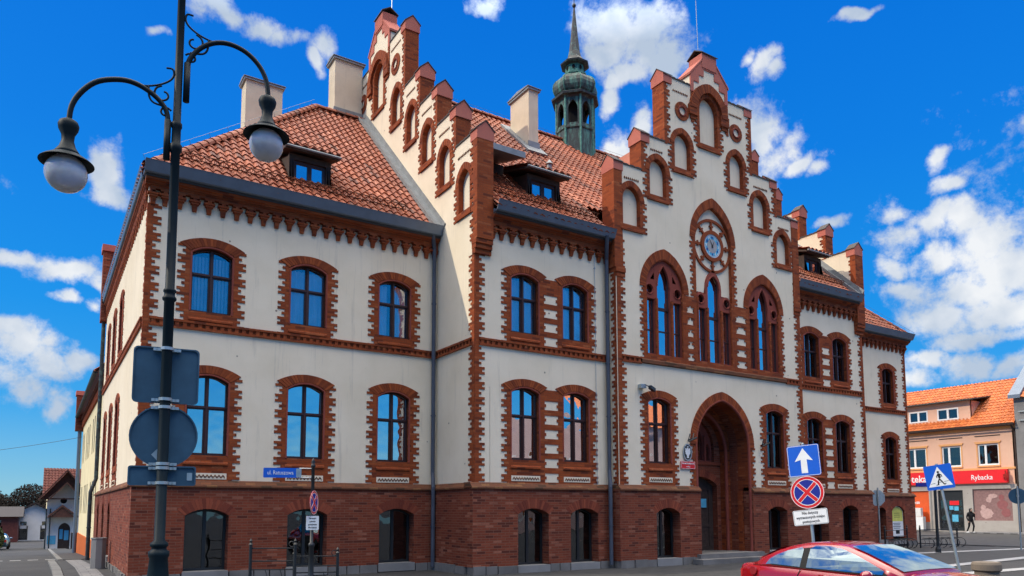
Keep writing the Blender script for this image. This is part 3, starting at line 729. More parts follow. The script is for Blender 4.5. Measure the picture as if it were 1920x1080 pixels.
def oculus(P, c, z, r, par):
    pts = lambda rr, n=24: [(c+rr*math.cos(2*PI*i/n), z+rr*math.sin(2*PI*i/n)) for i in range(n)]
    g = G(); g.plate([pts(r), pts(r*.5)], .022, -.01, P); o = g.obj("oculus", M['mortar'], par)
    g = G()
    o1 = pts(r, 22)+[pts(r, 22)[0]]; i1 = pts(r*.52, 22)+[pts(r*.52, 22)[0]]
    voussoirs(g, i1, o1, .03, 0, P); g.obj("arch_ring", M['arch'], o)
    g = G(); g.tube([P(c+r*.5*math.cos(2*PI*i/24), .03, z+r*.5*math.sin(2*PI*i/24)) for i in range(25)], .03, 6); g.obj("moulding", M['tracery'], o)
oculus(PG, 22.3, 16.93, .36, gab); oculus(PG, 2*CG-22.3, 16.93, .36, gab)

def step_trim(P, T, a, b, z, znext_side, first, par, side):
    """one step of a gable: brick strip at its outer end, painted cap, coping tiles, row of dentils. side=+1 when the outer end is at a"""
    u0 = a if side > 0 else b; s = side
    zlow = znext_side
    for w0, w1 in ((.018, -.02), (-T+.02, -T-.018)):
        tt = teeth(u0+s*.10, s, zlow-.05, z-.25, .85)
        g = G(); g.plate([[(u0-s*.015, zlow-.05)]+tt+[(u0-s*.015, z-.25)]], w0, w1, P); g.obj("quoin", M['trim'], par)
    # brick riser face of the step
    g = G(); x0, x1 = sorted((u0-s*.02, u0+s*.03)); g.plate([[(x0, zlow), (x1, zlow), (x1, z-.24), (x0, z-.24)]], .012, -T-.012, P); g.obj("step_face", M['trim'], par)
    # painted cap with saddle
    c0, c1 = sorted((u0-s*.05, u0+s*.33)); z0 = z-.26
    g = G(); sec = [(.04, z0), (-T-.04, z0), (-T-.04, z+.02), (-T/2, z+.27), (.04, z+.02)]
    g.loft([[P(u, w, q) for w, q in sec] for u in (c0, c1)]); g.obj("cap", M['pinkcap'], par)
    sec = [(.07, z+.0), (-T/2, z+.272), (-T-.07, z+.0), (-T-.07, z+.028), (-T/2, z+.30), (.07, z+.028)]
    g = G(); g.loft([[P(u, w, q) for w, q in sec] for u in (c0-.02, c1+.01)]); g.obj("cap_roof", M['slate'], par)
    # tile coping along the rest of the step
    p0, p1 = (u0+s*.33, b if side > 0 else a); p0, p1 = sorted((p0, p1))
    g = G(); n = max(2, int((p1-p0)/.2)); st = (p1-p0)/n
    for i in range(n):
        c = p0+(i+.5)*st
        ring = []
        for k in range(7):
            an = PI*k/6; ring.append((c-st*.5*math.cos(an), z+.0+.035*math.sin(an)))
        g.plate([ring+[(c+st*.5, z-.015), (c-st*.5, z-.015)]], .03, -T-.03, P, random.random())
    g.obj("coping", M['slate'], par)
    g = G(); dentil_cap(g, P, p0+.05, p1-.12, z-.42); g.obj("dentils", M['ledge'], par)

zprev = [9.05]+[z for _, _, z in ST]
for i, (a, b, z) in enumerate(ST):
    step_trim(PG, GT, a, b, z, zprev[i], i == 0, gab, 1)
    step_trim(PG, GT, 2*CG-b, 2*CG-a, z, zprev[i] if i else 10, i == 0, gab, -1)
def centre_top(P, T, c, hw, zs, sq, ztop, zsh, par):
    """top piece: sloping painted shoulders and a square painted block"""
    for s in (-1, 1):
        # stepped painted border below the slope
        st = [(hw, zsh-.62), (hw, zsh), (sq, zsh+(hw-sq)*1.12), (sq, ztop-.05), (0, ztop-.05), (0, ztop-.42), (sq*.55, ztop-.42), (sq*.55, ztop-.62), (hw*.62, ztop-.62-.0), (hw*.62, zsh+.12), (hw-.14, zsh+.12-.05), (hw-.14, zsh-.62)]
        st = [(hw+.01, zsh-.6), (hw+.01, zsh), (sq, zsh+(hw-sq)*1.15), (sq, ztop-.02), (.0, ztop-.02), (.0, ztop-.55), (.26, ztop-.55), (.26, ztop-.82), (.5, ztop-.82), (.5, ztop-1.1), (hw-.13, ztop-1.1 if ztop-1.1 > zsh-.6 else zsh-.5), (hw-.13, zsh-.6)]
        for w0, w1 in ((.03, -.02), (-T+.02, -T-.03)):
            g = G(); g.plate([[(c+s*u, z) for u, z in st]], w0, w1, P); g.obj("painted_border", M['pinkcap'], par)
        g = G(); pr = [(hw+.05, zsh-.03), (sq+.0, zsh+(hw-sq)*1.15+.0), (sq+.0, zsh+(hw-sq)*1.15+.07), (hw+.06, zsh+.04)]
        g.plate([[(c+s*u, z) for u, z in pr]], .05, -T-.05, P); g.obj("shoulder_coping", M['pinkcap'], par)
        tt = teeth(c+s*(hw-.10), -s, zsh-1.7, zsh-.62, .8)
        g = G(); g.plate([[(c+s*(hw+.012), zsh-1.7)]+tt+[(c+s*(hw+.012), zsh-.62)]], .022, -T-.022, P); g.obj("quoin", M['trim'], par)
    g = G(); g.plate([[(c-sq-.02, ztop-.5), (c+sq+.02, ztop-.5), (c+sq+.02, ztop), (c-sq-.02, ztop)]], .05, -T-.05, P)
    g.obj("top_block", M['pinkcap'], par)
    g = G(); g.loft([[P(u, w, q) for w, q in [(.09, ztop), (-T/2, ztop+.2), (-T-.09, ztop), (-T-.09, ztop+.03), (-T/2, ztop+.24), (.09, ztop+.03)]] for u in (c-sq-.07, c+sq+.07)]); g.obj("cap_roof", M['slate'], par)
centre_top(PG, GT, CG, .95, 0, .34, 19.55, 18.5, gab)
g = G(); a = .0
# quoins and sloping corbel at the front edge of the gable wall
quoin(PG, YB, 1, ZP, 8.6)
g = G()
for z0, z1, e in ((8.60, 8.74, .05), (8.74, 8.87, .10), (8.87, 9.0, .14)): g.box(XB-.02-e*.2, YB-e-.02, z0, XB+GT+.022, YB+.1, z1)
g.box(XB-.03, 16.635, 9.0, XB+GT+.02, YB+.05, 11.8); g.obj("corner_pier", M['trim'], hall)
g = G(); g.plate([[(16.65, 9.0)]+teeth(16.87, 1, 9.0, 11.8)+[(16.65, 11.8)]], .034, 0, PG); g.obj("quoin", M['trim'], hall)
string_course(PG, YB+.13, YA)
plinth(PG, YB+.3, YA, [])
# right-hand gable: same wall mirrored, seen from its inner side
PG2 = lambda u, w, z: (XD+w, u, z)
g = G(); g.plate([gable_outline()], 0, -GT, PG2); gab2 = g.obj("side_gable", M['plaster'], hall)
for i, (a, b, z) in enumerate(ST):
    step_trim(PG2, GT, a, b, z, zprev[i], i == 0, gab2, 1); step_trim(PG2, GT, 2*CG-b, 2*CG-a, z, zprev[i] if i else 10, i == 0, gab2, -1)
centre_top(PG2, GT, CG, .95, 0, .34, 19.55, 18.5, gab2)
g = G()
for z0, z1, e in ((8.60, 8.74, .05), (8.74, 8.87, .10), (8.87, 9.0, .14)): g.box(XD-GT-.022, YB-e-.02, z0, XD+.02+e*.2, YB+.1, z1)
g.box(XD-GT-.02, 16.635, 9.0, XD+.03, YB+.05, 11.8); g.obj("corner_pier", M['trim'], hall)

# ------------ clock gable C
CT = .5; CX = 18.5
SC = [(14.24, 15.37, 12.28), (15.37, 16.41, 13.48), (16.41, 17.62, 15.78)]
SCR = [(22.96-.32-.75-.0, 22.96, 12.20), (20.55+.0, 21.86, 13.46), (19.46, 20.60, 15.78)]
SCR = [(21.86, 22.98, 12.20), (20.60, 21.86, 13.44), (19.42, 20.60, 15.76)]
CU0, CU1 = 17.64, 19.42
cc_ = (CU0+CU1)/2
lp = [(14.24, ZP), (14.24, 12.28)]
for a, b, z in SC: lp += [(a, z), (b, z)]
lp += [(CU0, 15.78), (CU0, 16.2), (18.2, 16.85), (18.2, 17.1), (18.86, 17.1), (18.86, 16.85), (CU1, 16.2), (CU1, 15.76)]
for a, b, z in SCR[::-1]: lp += [(a, z), (b, z)]
lp += [(22.98, ZP)]
# the porch opening is part of the outline
lp += [(20.04, ZP)]+arch(17.41, 20.04, 3.75, 5.31, 20)[::-1]+[(17.41, ZP)]
q = []
for p in lp:
    if not q or math.hypot(q[-1][0]-p[0], q[-1][1]-p[1]) > 1e-4: q.append(p)
NC = [(14.56, 15.26, 10.38, 11.18, 11.60), (15.70, 16.40, 11.58, 12.36, 12.78), (16.82, 17.52, 12.76, 13.54, 13.95),
      (19.44, 20.12, 12.74, 13.52, 13.94), (20.60, 21.30, 11.56, 12.34, 12.75), (21.80, 22.46, 10.46, 11.16, 11.57)]
NCC = (18.02, 18.88, 13.9, 15.05, 15.58)
T1 = (15.45, 17.05, 6.45, 8.55, 9.52); T3 = (20.18, 21.78, 6.45, 8.55, 9.52)
grow = lambda a, b, c, d, e: (a-.03, b+.03, c-.03, d, e+.03)
holesC = [opening(*grow(*n)) for n in NC+[NCC]]+[opening(*grow(*T1), 16), opening(*grow(*T3), 16), opening(*grow(17.66, 19.36, 6.45, 10.55, 11.72), 20)]
winC = [(15.43, 16.39), (20.88, 21.84)]; lowC = (3.09, 4.95, 5.10)
holesC += [opening(a-.02, b+.02, lowC[0], lowC[1], lowC[2]+.02) for a, b in winC]
g = G(); g.plate([q]+holesC, 0, -CT, PCf); cg = g.obj("clock_gable", M['plaster'], hall)
for n_ in NC+[NCC]: niche(PCf, *n_, cg)
outer_hood(PCf, 18.45, .60, 15.0, 15.72, cg)
oculus(PCf, 17.2, 14.74, .32, cg); oculus(PCf, 19.8, 14.72, .32, cg)
zp_ = [9.9, 12.28, 13.48]
for i, (a, b, z) in enumerate(SC): step_trim(PCf, CT, a, b, z, zp_[i], 0, cg, 1)
zp_ = [9.9, 12.20, 13.44]
for i, (a, b, z) in enumerate(SCR): step_trim(PCf, CT, a, b, z, zp_[i], 0, cg, -1)
centre_top(PCf, CT, cc_, .89, 0, .33, 17.1, 16.2, cg)
# corner piers and quoins of the projecting bay
PC0 = Px(14.24); PC1 = lambda u, w, z: (XC1+w, u, z)
quoin(PCf, XC0, 1, ZP, 9.9, .15); quoin(PCf, XC1, -1, ZP, 9.9, .15)
g = G(); g.plate([[(YC, ZP)]+teeth(YC+.08, 1, ZP, 9.9, .8)+[(YC, 9.9)]], .014, -.01, PC0); g.obj("quoin", M['trim'], hall)
g = G()
for z0, z1, e in ((8.68, 8.82, .03), (8.82, 8.96, .06)): g.box(XC0-e, YC-e, z0, XC0+.32, YB+.1, z1)
g.box(14.2, YC-.03, 8.96, 14.53, YC+CT+.025, 12.02); g.obj("corner_pier", M['trim'], hall); g = G()
for z0, z1, e in ((8.68, 8.82, .03), (8.82, 8.96, .06)): g.box(XC1-.32, YC-e, z0, XC1+e, YB+.1, z1)
g.box(XC1-.3, YC-.03, 8.96, XC1+.05, YC+CT+.025, 11.95)
g.obj("corner_pier", M['trim'], hall)
for (a, b), gl, cu in zip(winC, ('glass', 'glassd'), (None, 'part')): window(PCf, a, b, *lowC, 'seg', zig=True, zbase=ZP, glass=gl, curtain=cu)
string_course(PCf, XC0+.15, 15.2); string_course(PCf, 22.05, XC1-.15)
plinth(PCf, XC0-.1, 17.52, [(15.62, 16.6, .22, 1.57, 1.74)]); plinth(PCf, 20.0, XC1+.1, [(20.75, 21.75, .3, 1.62, 1.78)])
bottom_window(PCf, 15.62, 16.6, .22, 1.57, 1.74); bottom_window(PCf, 20.75, 21.75, .3, 1.62, 1.78)

def tri_window(P, a, b, zb, zs, zc, name="tracery_window", outer=True, glass='glass'):
    """three pointed lights, two roundels: stone tracery with panes and brick shafts"""
    c = (a+b)/2; w = (b-a)/2
    holes = []
    cw = .275
    holes.append([(c-cw, zb+.04)]+arch(c-cw, c+cw, zc-.85 if outer else zc-.6, zc-.16 if outer else zc-.2, 12)+[(c+cw, zb+.04)])
    for s in (-1, 1):
        x0, x1 = sorted((c+s*(cw+.115), c+s*(w-.045)))
        holes.append([(x0, zb+.04), (x0, zs-.32), (x1, zs-.32), (x1, zb+.04)])
        cc0 = c+s*(w-.20); rr = .15
        holes.append([(cc0+rr*math.cos(2*PI*i/16), zs-.02+rr*math.sin(2*PI*i/16)) for i in range(16)])
        if outer:
            h = [(c+s*(cw+.12), zs+.30), (c+s*(w-.24), zs+.30), (c+s*(w-.42), zs+.56), (c+s*(cw+.12), zs+.80-.05)]
            holes.append(h if s > 0 else h)
    fr = G()
    if outer: ol = opening(a-.01, b+.01, zb, zs, zc, 16)
    else:
        ol = [(a-.01, zb), (a-.01, zs)]+[(a+.2-.21*math.cos(PI*i/8), zs+.21*math.sin(PI*i/8)) for i in range(1, 8)]+[(c-cw-.12, zs)]
        ol = [(a-.01, zb), (a-.01, zs)]+[(a+.2-.21*math.cos(PI*i/8), zs+.21*math.sin(PI*i/8)) for i in range(1, 6)]+[(c-cw-.10, zs+.16)]
        ol += arch(c-cw-.10, c+cw+.10, zc-.62, zc, 12)+[(c+cw+.10, zs+.16)]
        ol += [(b-.2+.21*math.cos(PI*i/8), zs+.21*math.sin(PI*i/8)) for i in range(5, 0, -1)]+[(b+.01, zs), (b+.01, zb)]
    fr.plate([ol]+holes, -.05, -.13, P)
    t = fr.obj(name, M['tracery'], cg)
    g = G()
    for s in (-1, 1):
        cc0 = c+s*(w-.20); g.tube([P(cc0+.16*math.cos(2*PI*i/16), -.05, zs-.02+.16*math.sin(2*PI*i/16)) for i in range(17)], .025, 6)
    g.tube([P(x, -.05, z) for x, z in holes[0][1:-1]], .028, 6)
    g.obj("moulding", M['tracery'], t)
    g = G()
    for s in (-1, 1):
        xx = c+s*(cw+.057); g.tube([P(xx, -.03, zb-.22), P(xx, -.03, zs-.30)], .052, 8)
    for s in (-1, 1):
        xx = c+s*(w+.0); g.tube([P(xx, -.02, zb-.0), P(xx, -.02, zs-.0)], .05, 8)
    g.obj("shaft", M['trim'], t)
    # timber frames and glass
    g = G(); D = -.135
    def fr_(x0, x1, z0, z1): g.plate([[(x0, z0), (x0, z1), (x1, z1), (x1, z0)], [(x0+.035, z0+.05), (x0+.035, z1-.03), (x1-.035, z1-.03), (x1-.035, z0+.05)]], D, D-.05, P)
    fr_(c-cw-.03, c+cw+.03, zb, zc-.1)
    g.plate([[(c-cw, zs-.62), (c+cw, zs-.62), (c+cw, zs-.54), (c-cw, zs-.54)]], D+.02, D-.04, P); g.plate([[(c-cw, zb+.78), (c+cw, zb+.78), (c+cw, zb+.815), (c-cw, zb+.815)]], D+.005, D-.04, P)
    for s in (-1, 1):
        x0, x1 = sorted((c+s*(cw+.11), c+s*(w-.03))); fr_(x0, x1, zb, zs-.28); g.plate([[(x0, zb+.78), (x1, zb+.78), (x1, zb+.815), (x0, zb+.815)]], D+.005, D-.04, P)
    g.obj("frame", M['wood'], t)
    g = G(); pl_ = [(x, z-.04) for x, z in ol]; g.plate([[(min(max(x, a), b), z) for x, z in pl_]], -.165, -.17, P); g.obj("pane", M[glass], t)
    return t
def big_surround(P, a, b, zb, zs, zc, band=.25):
    oa = arch(a-band, b+band, zs, zc+.36, 20)
    lp = teeth(a-.12, -1, zb-.26, zs, .8)+oa+teeth(b+.12, 1, zb-.26, zs, .8)[::-1]
    q = []
    for p in lp:
        if not q or math.hypot(q[-1][0]-p[0], q[-1][1]-p[1]) > 1e-4: q.append(p)
    g = G(); g.plate([q, opening(a, b, zb, zs, zc, 20)], .018, -.3, P); s_ = g.obj("surround", M['trim'], cg)
    g = G(); voussoirs(g, arch(a-.02, b+.02, zs, zc+.03, 20), oa, .03, 0, P); g.obj("arch_ring", M['arch'], s_)
tri_window(PCf, *T1); tri_window(PCf, *T3)
big_surround(PCf, *T1); big_surround(PCf, *T3)
big_surround(PCf, 17.66, 19.36, 6.45, 10.55, 11.72, .24)
tri_window(PCf, 17.72, 19.34, 6.45, 8.58, 9.62, outer=False)
# plaster field behind the clock
g = G(); g.plate([[(17.62, 8.5)]+[(17.62, 10.5)]+arch(17.62, 19.40, 10.5, 11.76, 20)+[(19.40, 8.5)]+[(19.34, 8.5), (19.34, 8.8), (18.95, 8.8), (18.88, 9.1), (18.53, 9.62), (18.18, 9.1), (18.12, 8.8), (17.72, 8.8), (17.72, 8.5)]], -.10, -.16, PCf)
g.obj("clock_field", M['plaster'], cg)
# piers between the three windows
for a, b in ((17.17, 17.54), (19.48, 20.06)):
    c = (a+b)/2; hw = (b-a)/2-.02; z = 6.42; hs_ = []
    while z+.2 < 8.5:
        hs_.append([(c-hw, z), (c-hw, z+.08), (c-hw+.04, z+.08), (c-hw+.04, z+.15), (c-hw, z+.15), (c-hw, z+.23), (c+hw, z+.23), (c+hw, z+.15), (c+hw-.04, z+.15), (c+hw-.04, z+.08), (c+hw, z+.08), (c+hw, z)]); z += .39
    g = G(); g.plate([[(a-.06, 6.2), (b+.06, 6.2), (b+.06, 8.52), (a-.06, 8.52)]]+hs_, .023, -.02, PCf); g.obj("pier", M['trim'], hall)
g = G(); g.loft([[PCf(u, w, z) for w, z in ((0, 6.12), (.07, 6.14), (.07, 6.24), (-.2, 6.46), (-.25, 6.12))] for u in (15.2, 22.05)]); g.obj("window_ledge", M['ledge'], hall)

# clock: ring with eight spokes and the dial
cl = G(); C0, CZ = 18.54, 10.45
circ = lambda r, n=48: [(C0+r*math.cos(2*PI*i/n), CZ+r*math.sin(2*PI*i/n)) for i in range(n)]
cl.plate([circ(.92), circ(.83)], -.05, -.12, PCf); cl.plate([circ(.53), circ(.40)], -.03, -.12, PCf)
for k in range(8):
    an = k*PI/4+PI/2+.02; dx, dz = math.cos(an), math.sin(an)
    def rb(r0, r1, h): return [(C0+dx*r0-dz*h, CZ+dz*r0+dx*h), (C0+dx*r1-dz*h, CZ+dz*r1+dx*h), (C0+dx*r1+dz*h, CZ+dz*r1-dx*h), (C0+dx*r0+dz*h, CZ+dz*r0-dx*h)]
    cl.plate([rb(.52, .84, .036)], -.052, -.118, PCf); cl.plate([rb(.655, .70, .09)], -.049, -.116, PCf)
clk = cl.obj("clock", M['arch'], cg)
g = G(); g.plate([circ(.41)], -.06, -.1, PCf); g.obj("dial", M['dialblue'], clk)
g = G(); g.plate([circ(.235)], -.054, -.06, PCf); g.obj("dial_centre", M['dialgrey'], clk)
g = G(); g.plate([circ(.405), circ(.385)], -.052, -.06, PCf); g.plate([circ(.345), circ(.335)], -.052, -.06, PCf)
for i in range(60):
    an = 2*PI*i/60; dx, dz = math.cos(an), math.sin(an)
    g.plate([[(C0+dx*.35-dz*.005, CZ+dz*.35+dx*.005), (C0+dx*.38-dz*.005, CZ+dz*.38+dx*.005), (C0+dx*.38+dz*.005, CZ+dz*.38-dx*.005), (C0+dx*.35+dz*.005, CZ+dz*.35-dx*.005)]], -.053, -.06, PCf)
g.obj("minute_track", M['white'], clk)
for h in range(1, 13):
    an = PI/2-h*PI/6; text_obj("numeral", str(h), .12, M['white' if h % 2 else 'navy'], (C0+.285*math.cos(an), YC+.052, CZ+.285*math.sin(an)), (PI/2, 0, 0), clk, off=.004)
g = G()
for an, ln_, wd in ((PI/2-R(30)*.92, .20, .018), (PI/2+R(31), .27, .013)):
    dx, dz = math.cos(an), math.sin(an); g.plate([[(C0-dx*.06-dz*wd, CZ-dz*.06+dx*wd), (C0+dx*ln_, CZ+dz*ln_), (C0-dx*.06+dz*wd, CZ-dz*.06-dx*wd)]], -.035, -.045, PCf)
g.plate([[(C0+.03*math.cos(i), CZ+.03*math.sin(i)) for i in range(6)]], -.03, -.05, PCf)
g.obj("hand", M['ink'], clk)

# porch
PO = lambda y: Py(y)
oa = arch(17.45-.24, 20.0+.22, 3.75, 5.53, 24)
g = G(); g.plate([oa+arch(17.45, 20.0, 3.75, 5.27, 24)[::-1]], .03, -.5, PCf)
g.plate([[(17.45, .25), (17.52, .25), (17.52, 2.30), (17.45, 2.30)]], -.31, -.5, PCf); g.plate([[(20.0, .25), (19.94, .25), (19.94, 2.30), (20.0, 2.30)]], -.31, -.5, PCf)
for x, s in ((17.45, -1), (20.0, 1)): g.plate([[(x, 2.3)]+teeth(x+s*.13, s, ZP, 3.75, .8)+[(x, 3.75)]], .024, -.5, PCf)
por = g.obj("porch", M['trim'], hall)
g = G(); voussoirs(g, arch(17.5, 19.95, 3.75, 5.22, 24), oa, .042, 0, PCf); g.obj("arch_ring", M['arch'], por)
g = G(); g.tube([PCf(x, .0, z) for x, z in [(17.47, .3)]+arch(17.47, 19.98, 3.75, 5.25, 24)+[(19.98, .3)]], .05, 8)
g.tube([PCf(x, -.84, z) for x, z in [(17.66, .3)]+arch(17.66, 19.80, 3.6, 4.95, 24)+[(19.80, .3)]], .06, 8); g.obj("shaft_moulding", M['tracery'], por)
# jamb lining and vault
n_ = 24; lin = [(17.45, .25)]+arch(17.45, 20.0, 3.75, 5.27, n_)+[(20.0, .25)]
g = G(); g.loft([[(x, y, z) for x, z in lin] for y in (YC+.50, YC+.86)], closed=False, cap=False)
g.obj("jamb_lining", M['brick'], por, recalc=False)
YI = YC+.85
ring = [(17.2, .2), (17.2, 5.5), (20.2, 5.5), (20.2, .2), (19.78, .2), (19.78, 3.6)]+arch(17.68, 19.78, 3.6, 4.95, n_)[::-1]+[(17.68, .2)]
g = G(); g.plate([ring], 0, -.25, Py(YI)); g.obj("inner_order", M['trim'], por)
g = G(); door = opening(17.85, 19.60, .3, 2.50, 2.80, 14)
wl = [(17.5, .2), (17.85, .2)]+door[1:-1]+[(19.60, .2), (20.0, .2), (20.0, 5.2), (17.5, 5.2)]
tym = opening(17.95, 19.5, 3.32, 3.75, 4.75, 14)
g.plate([wl, tym], 0, -.3, Py(YI+.24)); g.obj("door_wall", M['brick'], por)
g = G(); voussoirs(g, arch(17.85, 19.60, 2.50, 2.80), arch(17.65, 19.80, 2.62, 3.05), .02, 0, Py(YI+.24)); g.plate([[(17.7, 3.2), (19.76, 3.2), (19.76, 3.30), (17.7, 3.30)]], .05, -.02, Py(YI+.24)); g.obj("arch_ring", M['archd'], por)
PT = Py(YI+.36)
g = G(); g.plate([opening(17.94, 19.51, 3.31, 3.75, 4.76, 14), [(18.0, 3.36), (18.0, 3.70), (18.12, 3.95), (18.24, 3.7), (18.24, 3.36)], opening(18.32, 19.10, 3.36, 3.9, 4.55, 10), opening(19.18, 19.44, 3.36, 3.7, 3.95, 8)], 0, -.08, PT); ty = g.obj("tympanum_window", M['tracery'], por)
g = G(); g.tube([PT(18.28, .04, 3.25), PT(18.28, .04, 4.2)], .04, 6); g.tube([PT(19.14, .04, 3.25), PT(19.14, .04, 4.2)], .04, 6); g.tube([PT(18.7, .0, 3.36), PT(18.7, .0, 4.5)], .022, 6); g.obj("mullion", M['tracery'], ty)
g = G(); g.plate([opening(17.96, 19.49, 3.33, 3.75, 4.72, 14)], -.05, -.055, PT); g.obj("pane", M['glass'], ty)
dr = G(); PD = Py(YI+.45)
panels = []
for x0 in (17.95, 18.78):
    for z0, z1 in ((.45, 1.1), (1.2, 2.35)): panels.append([(x0+.08, z0), (x0+.62, z0), (x0+.62, z1), (x0+.08, z1)])
dr.plate([opening(17.85, 19.60, .3, 2.50, 2.80, 14)]+panels, 0, -.05, PD); dr.plate([opening(17.86, 19.59, .31, 2.50, 2.79, 14)], -.03, -.07, PD)
dr.plate([[(18.70, .3), (18.75, .3), (18.75, 2.75), (18.70, 2.75)]], .02, 0, PD)
d_ = dr.obj("door", M['darkwood'], hall)
g = G(); g.tube([PD(18.68, .06, 1.3), PD(18.55, .06, 1.3)], .012, 6); g.obj("handle", M['steel'], d_)
g = G(); g.plate([[(19.02, 1.75), (19.28, 1.75), (19.28, 2.05), (19.02, 2.05)]], .006, 0, PD); g.obj("notice", M['paleblue'], d_)
g = G(); g.box(17.3, YC-.25, -.05, 20.3, YI+.6, .30); g.box(17.0, YC-.62, -.05, 20.9, YC-.2, .16); g.obj("entrance_steps", M['stone'], hall)

# left side wall (sunlit) with three windows on each floor
wL = [(24.75, 25.70), (27.20, 28.15), (29.60, 30.55)]
holes = [opening(a-.02, b+.02, z0, z1, z2+.02) for a, b in wL for z0, z1, z2 in (lowA, upA)]
g = G(); g.plate([[(YA+.35, ZP), (YBACK, ZP), (YBACK, 9.9), (YA+.35, 9.9)]]+holes, 0, -.34, PL); g.obj("side_wall", M['plaster'], hall)
for a, b in wL:
    window(PL, a, b, *upA, 'seg', curtain='drape', glass='glassd', zbase=6.30); window(PL, a, b, *lowA, 'seg', zig=True, zbase=ZP, glass='glassd', curtain='part')
dL = [(24.8, 25.65, .35, 1.6, 1.95), (27.2, 28.05, .35, 1.6, 1.95), (29.6, 30.45, .35, 1.6, 1.95)]
plinth(PL, YA+.3, YBACK, dL)
for d in dL: bottom_window(PL, *d)
string_course(PL, YA+.13, YBACK); cornice(lambda u, w, z: PL(u, w*.42 if w > 0 else w, z), YA+.18, YBACK, ends=(.14, .1)); quoin(PL, YA, 1, ZP, 9.08, .08)
# right end wall, rear walls and an added near-black core standing in for unlit rooms
g = G(); g.box(XR-.3, YA+.36, 0, XR, YBACK, 9.9); g.box(XL+.4, YBACK-.3, 0, XR-.3, YBACK, 9.9); g.obj("rear_wall", M['plaster'], hall)
g = G(); g.box(XL+1.1, YA+1.1, 0, XB-.2, YBACK-.4, 9.5); g.box(XB+1.0, YB+1.3, 0, XD-1.0, 29, 9.6); g.box(XD+.2, YA+1.1, 0, XR-1.0, YBACK-.4, 9.5); g.obj("core", M['ghostin'], hall)

# ------------ roofs
def tile_roof(name, O, U, V, poly, mat, par, col=.235, row=.33, amp=.032):
    """pantiled plane: O origin, U along the eave, V up the slope, poly convex in (u,v)"""
    O, U, V = Vector(O), Vector(U).normalized(), Vector(V).normalized(); Nn = U.cross(V).normalized()
    if Nn.z < 0: Nn = -Nn
    def span(v):
        xs = []
        n = len(poly)
        for i in range(n):
            (a, b), (c, d) = poly[i], poly[(i+1) % n]
            if abs(b-d) < 1e-9:
                if abs(v-b) < 1e-6: xs += [a, c]
                continue
            t = (v-b)/(d-b)
            if -1e-9 <= t <= 1+1e-9: xs.append(a+(c-a)*t)
        return (min(xs), max(xs)) if xs else None
    vmax = max(p[1] for p in poly); vmin = min(p[1] for p in poly); g = G(); sg = 6
    u0 = math.floor(min(p[0] for p in poly)/col)*col; u1 = max(p[0] for p in poly)+col
    k = 0; v = vmin
    while v < vmax-.02:
        v2 = min(v+row, vmax); sa = span(v); sb = span(min(v2, vmax-1e-6))
        if sa and sb:
            nc = int((u1-u0)/col)+1
            for c in range(nc):
                rnd = random.random(); jit = random.uniform(-.012, .012); jn = random.uniform(-.006, .008)
                for s in range(sg):
                    ua = u0+(c+s/sg)*col; ub = u0+(c+(s+1)/sg)*col
                    if ub < min(sa[0], sb[0]) or ua > max(sa[1], sb[1]): continue
                    h = lambda q: amp*(math.sin(2*PI*q)+.35*math.sin(4*PI*q+.6))
                    def pt(u, vv, sp_, lift, q):
                        return O+U*min(max(u, sp_[0]), sp_[1])+V*vv+Nn*(h(q)+lift)
                    a_ = pt(ua, v-.02+jit, sa, .035+jn, s/sg); b_ = pt(ub, v-.02+jit, sa, .035+jn, (s+1)/sg); c_ = pt(ub, v2, sb, 0, (s+1)/sg); d__ = pt(ua, v2, sb, 0, s/sg)
                    a0 = a_-Nn*.035; b0 = b_-Nn*.035
                    g.add([a_, b_, c_, d__, a0, b0], [(0, 1, 2, 3), (4, 5, 1, 0)], rnd)
        v = v2; k += 1
    # boarding below keeps the roof closed
    z = -.05
    g.add([O+U*a+V*b+Nn*z for a, b in poly], [tuple(range(len(poly)))], .2)
    return g.obj(name, mat, par, recalc=False)
sl = math.hypot(5.72, 5.84)
def roof_front(name, x0, x1, y0, z0, yr, zr, poly=None, mat=None):
    V = Vector((0, yr-y0, zr-z0)); Ls = V.length
    return tile_roof(name, (x0, y0, z0), (1, 0, 0), V, poly or [(0, 0), (x1-x0, 0), (x1-x0, Ls), (0, Ls)], mat or M['tile'], hall)
# wing A: front slope with hip on the left
ya0 = 18.72; za0 = 10.44+(ya0-19.36)*.98
LA = math.hypot(YRA-ya0, ZRA-za0); xe = XL-.16; xr = 7.75
r1 = roof_front("roof", xe, XB, ya0, za0, YRA, ZRA, [(0, 0), (XB-xe, 0), (XB-xe, LA), (xr-xe, LA)])
VL = Vector((xr-xe, 0, ZRA-za0)); yb1 = YBACK+.4
tile_roof("roof", (xe, yb1, za0), (0, -1, 0), VL, [(0, 0), (yb1-ya0, 0), (yb1-YRA, VL.length), (yb1-YRA-.6, VL.length)], M['tile'], hall)
g = G(); g.add([(xe, yb1, za0), (XB, yb1, za0), (XB, YRA, ZRA), (xr, YRA, ZRA)], [(0, 1, 2, 3)]); g.obj("rear_roof", M['tile'], hall)
# wing E mirrored
xe2 = XR+.16; xr2 = XR-5.9
roof_front("roof", XD, xe2, ya0, za0, YRA, ZRA, [(0, 0), (xe2-XD, 0), (xr2-XD, LA), (0, LA)])
g = G(); g.add([(XD, yb1, za0), (xe2, yb1, za0), (xr2, YRA, ZRA), (XD, YRA, ZRA), (xe2, ya0, za0)], [(0, 1, 2, 3), (1, 4, 2)]); g.obj("rear_roof", M['tile'], hall)
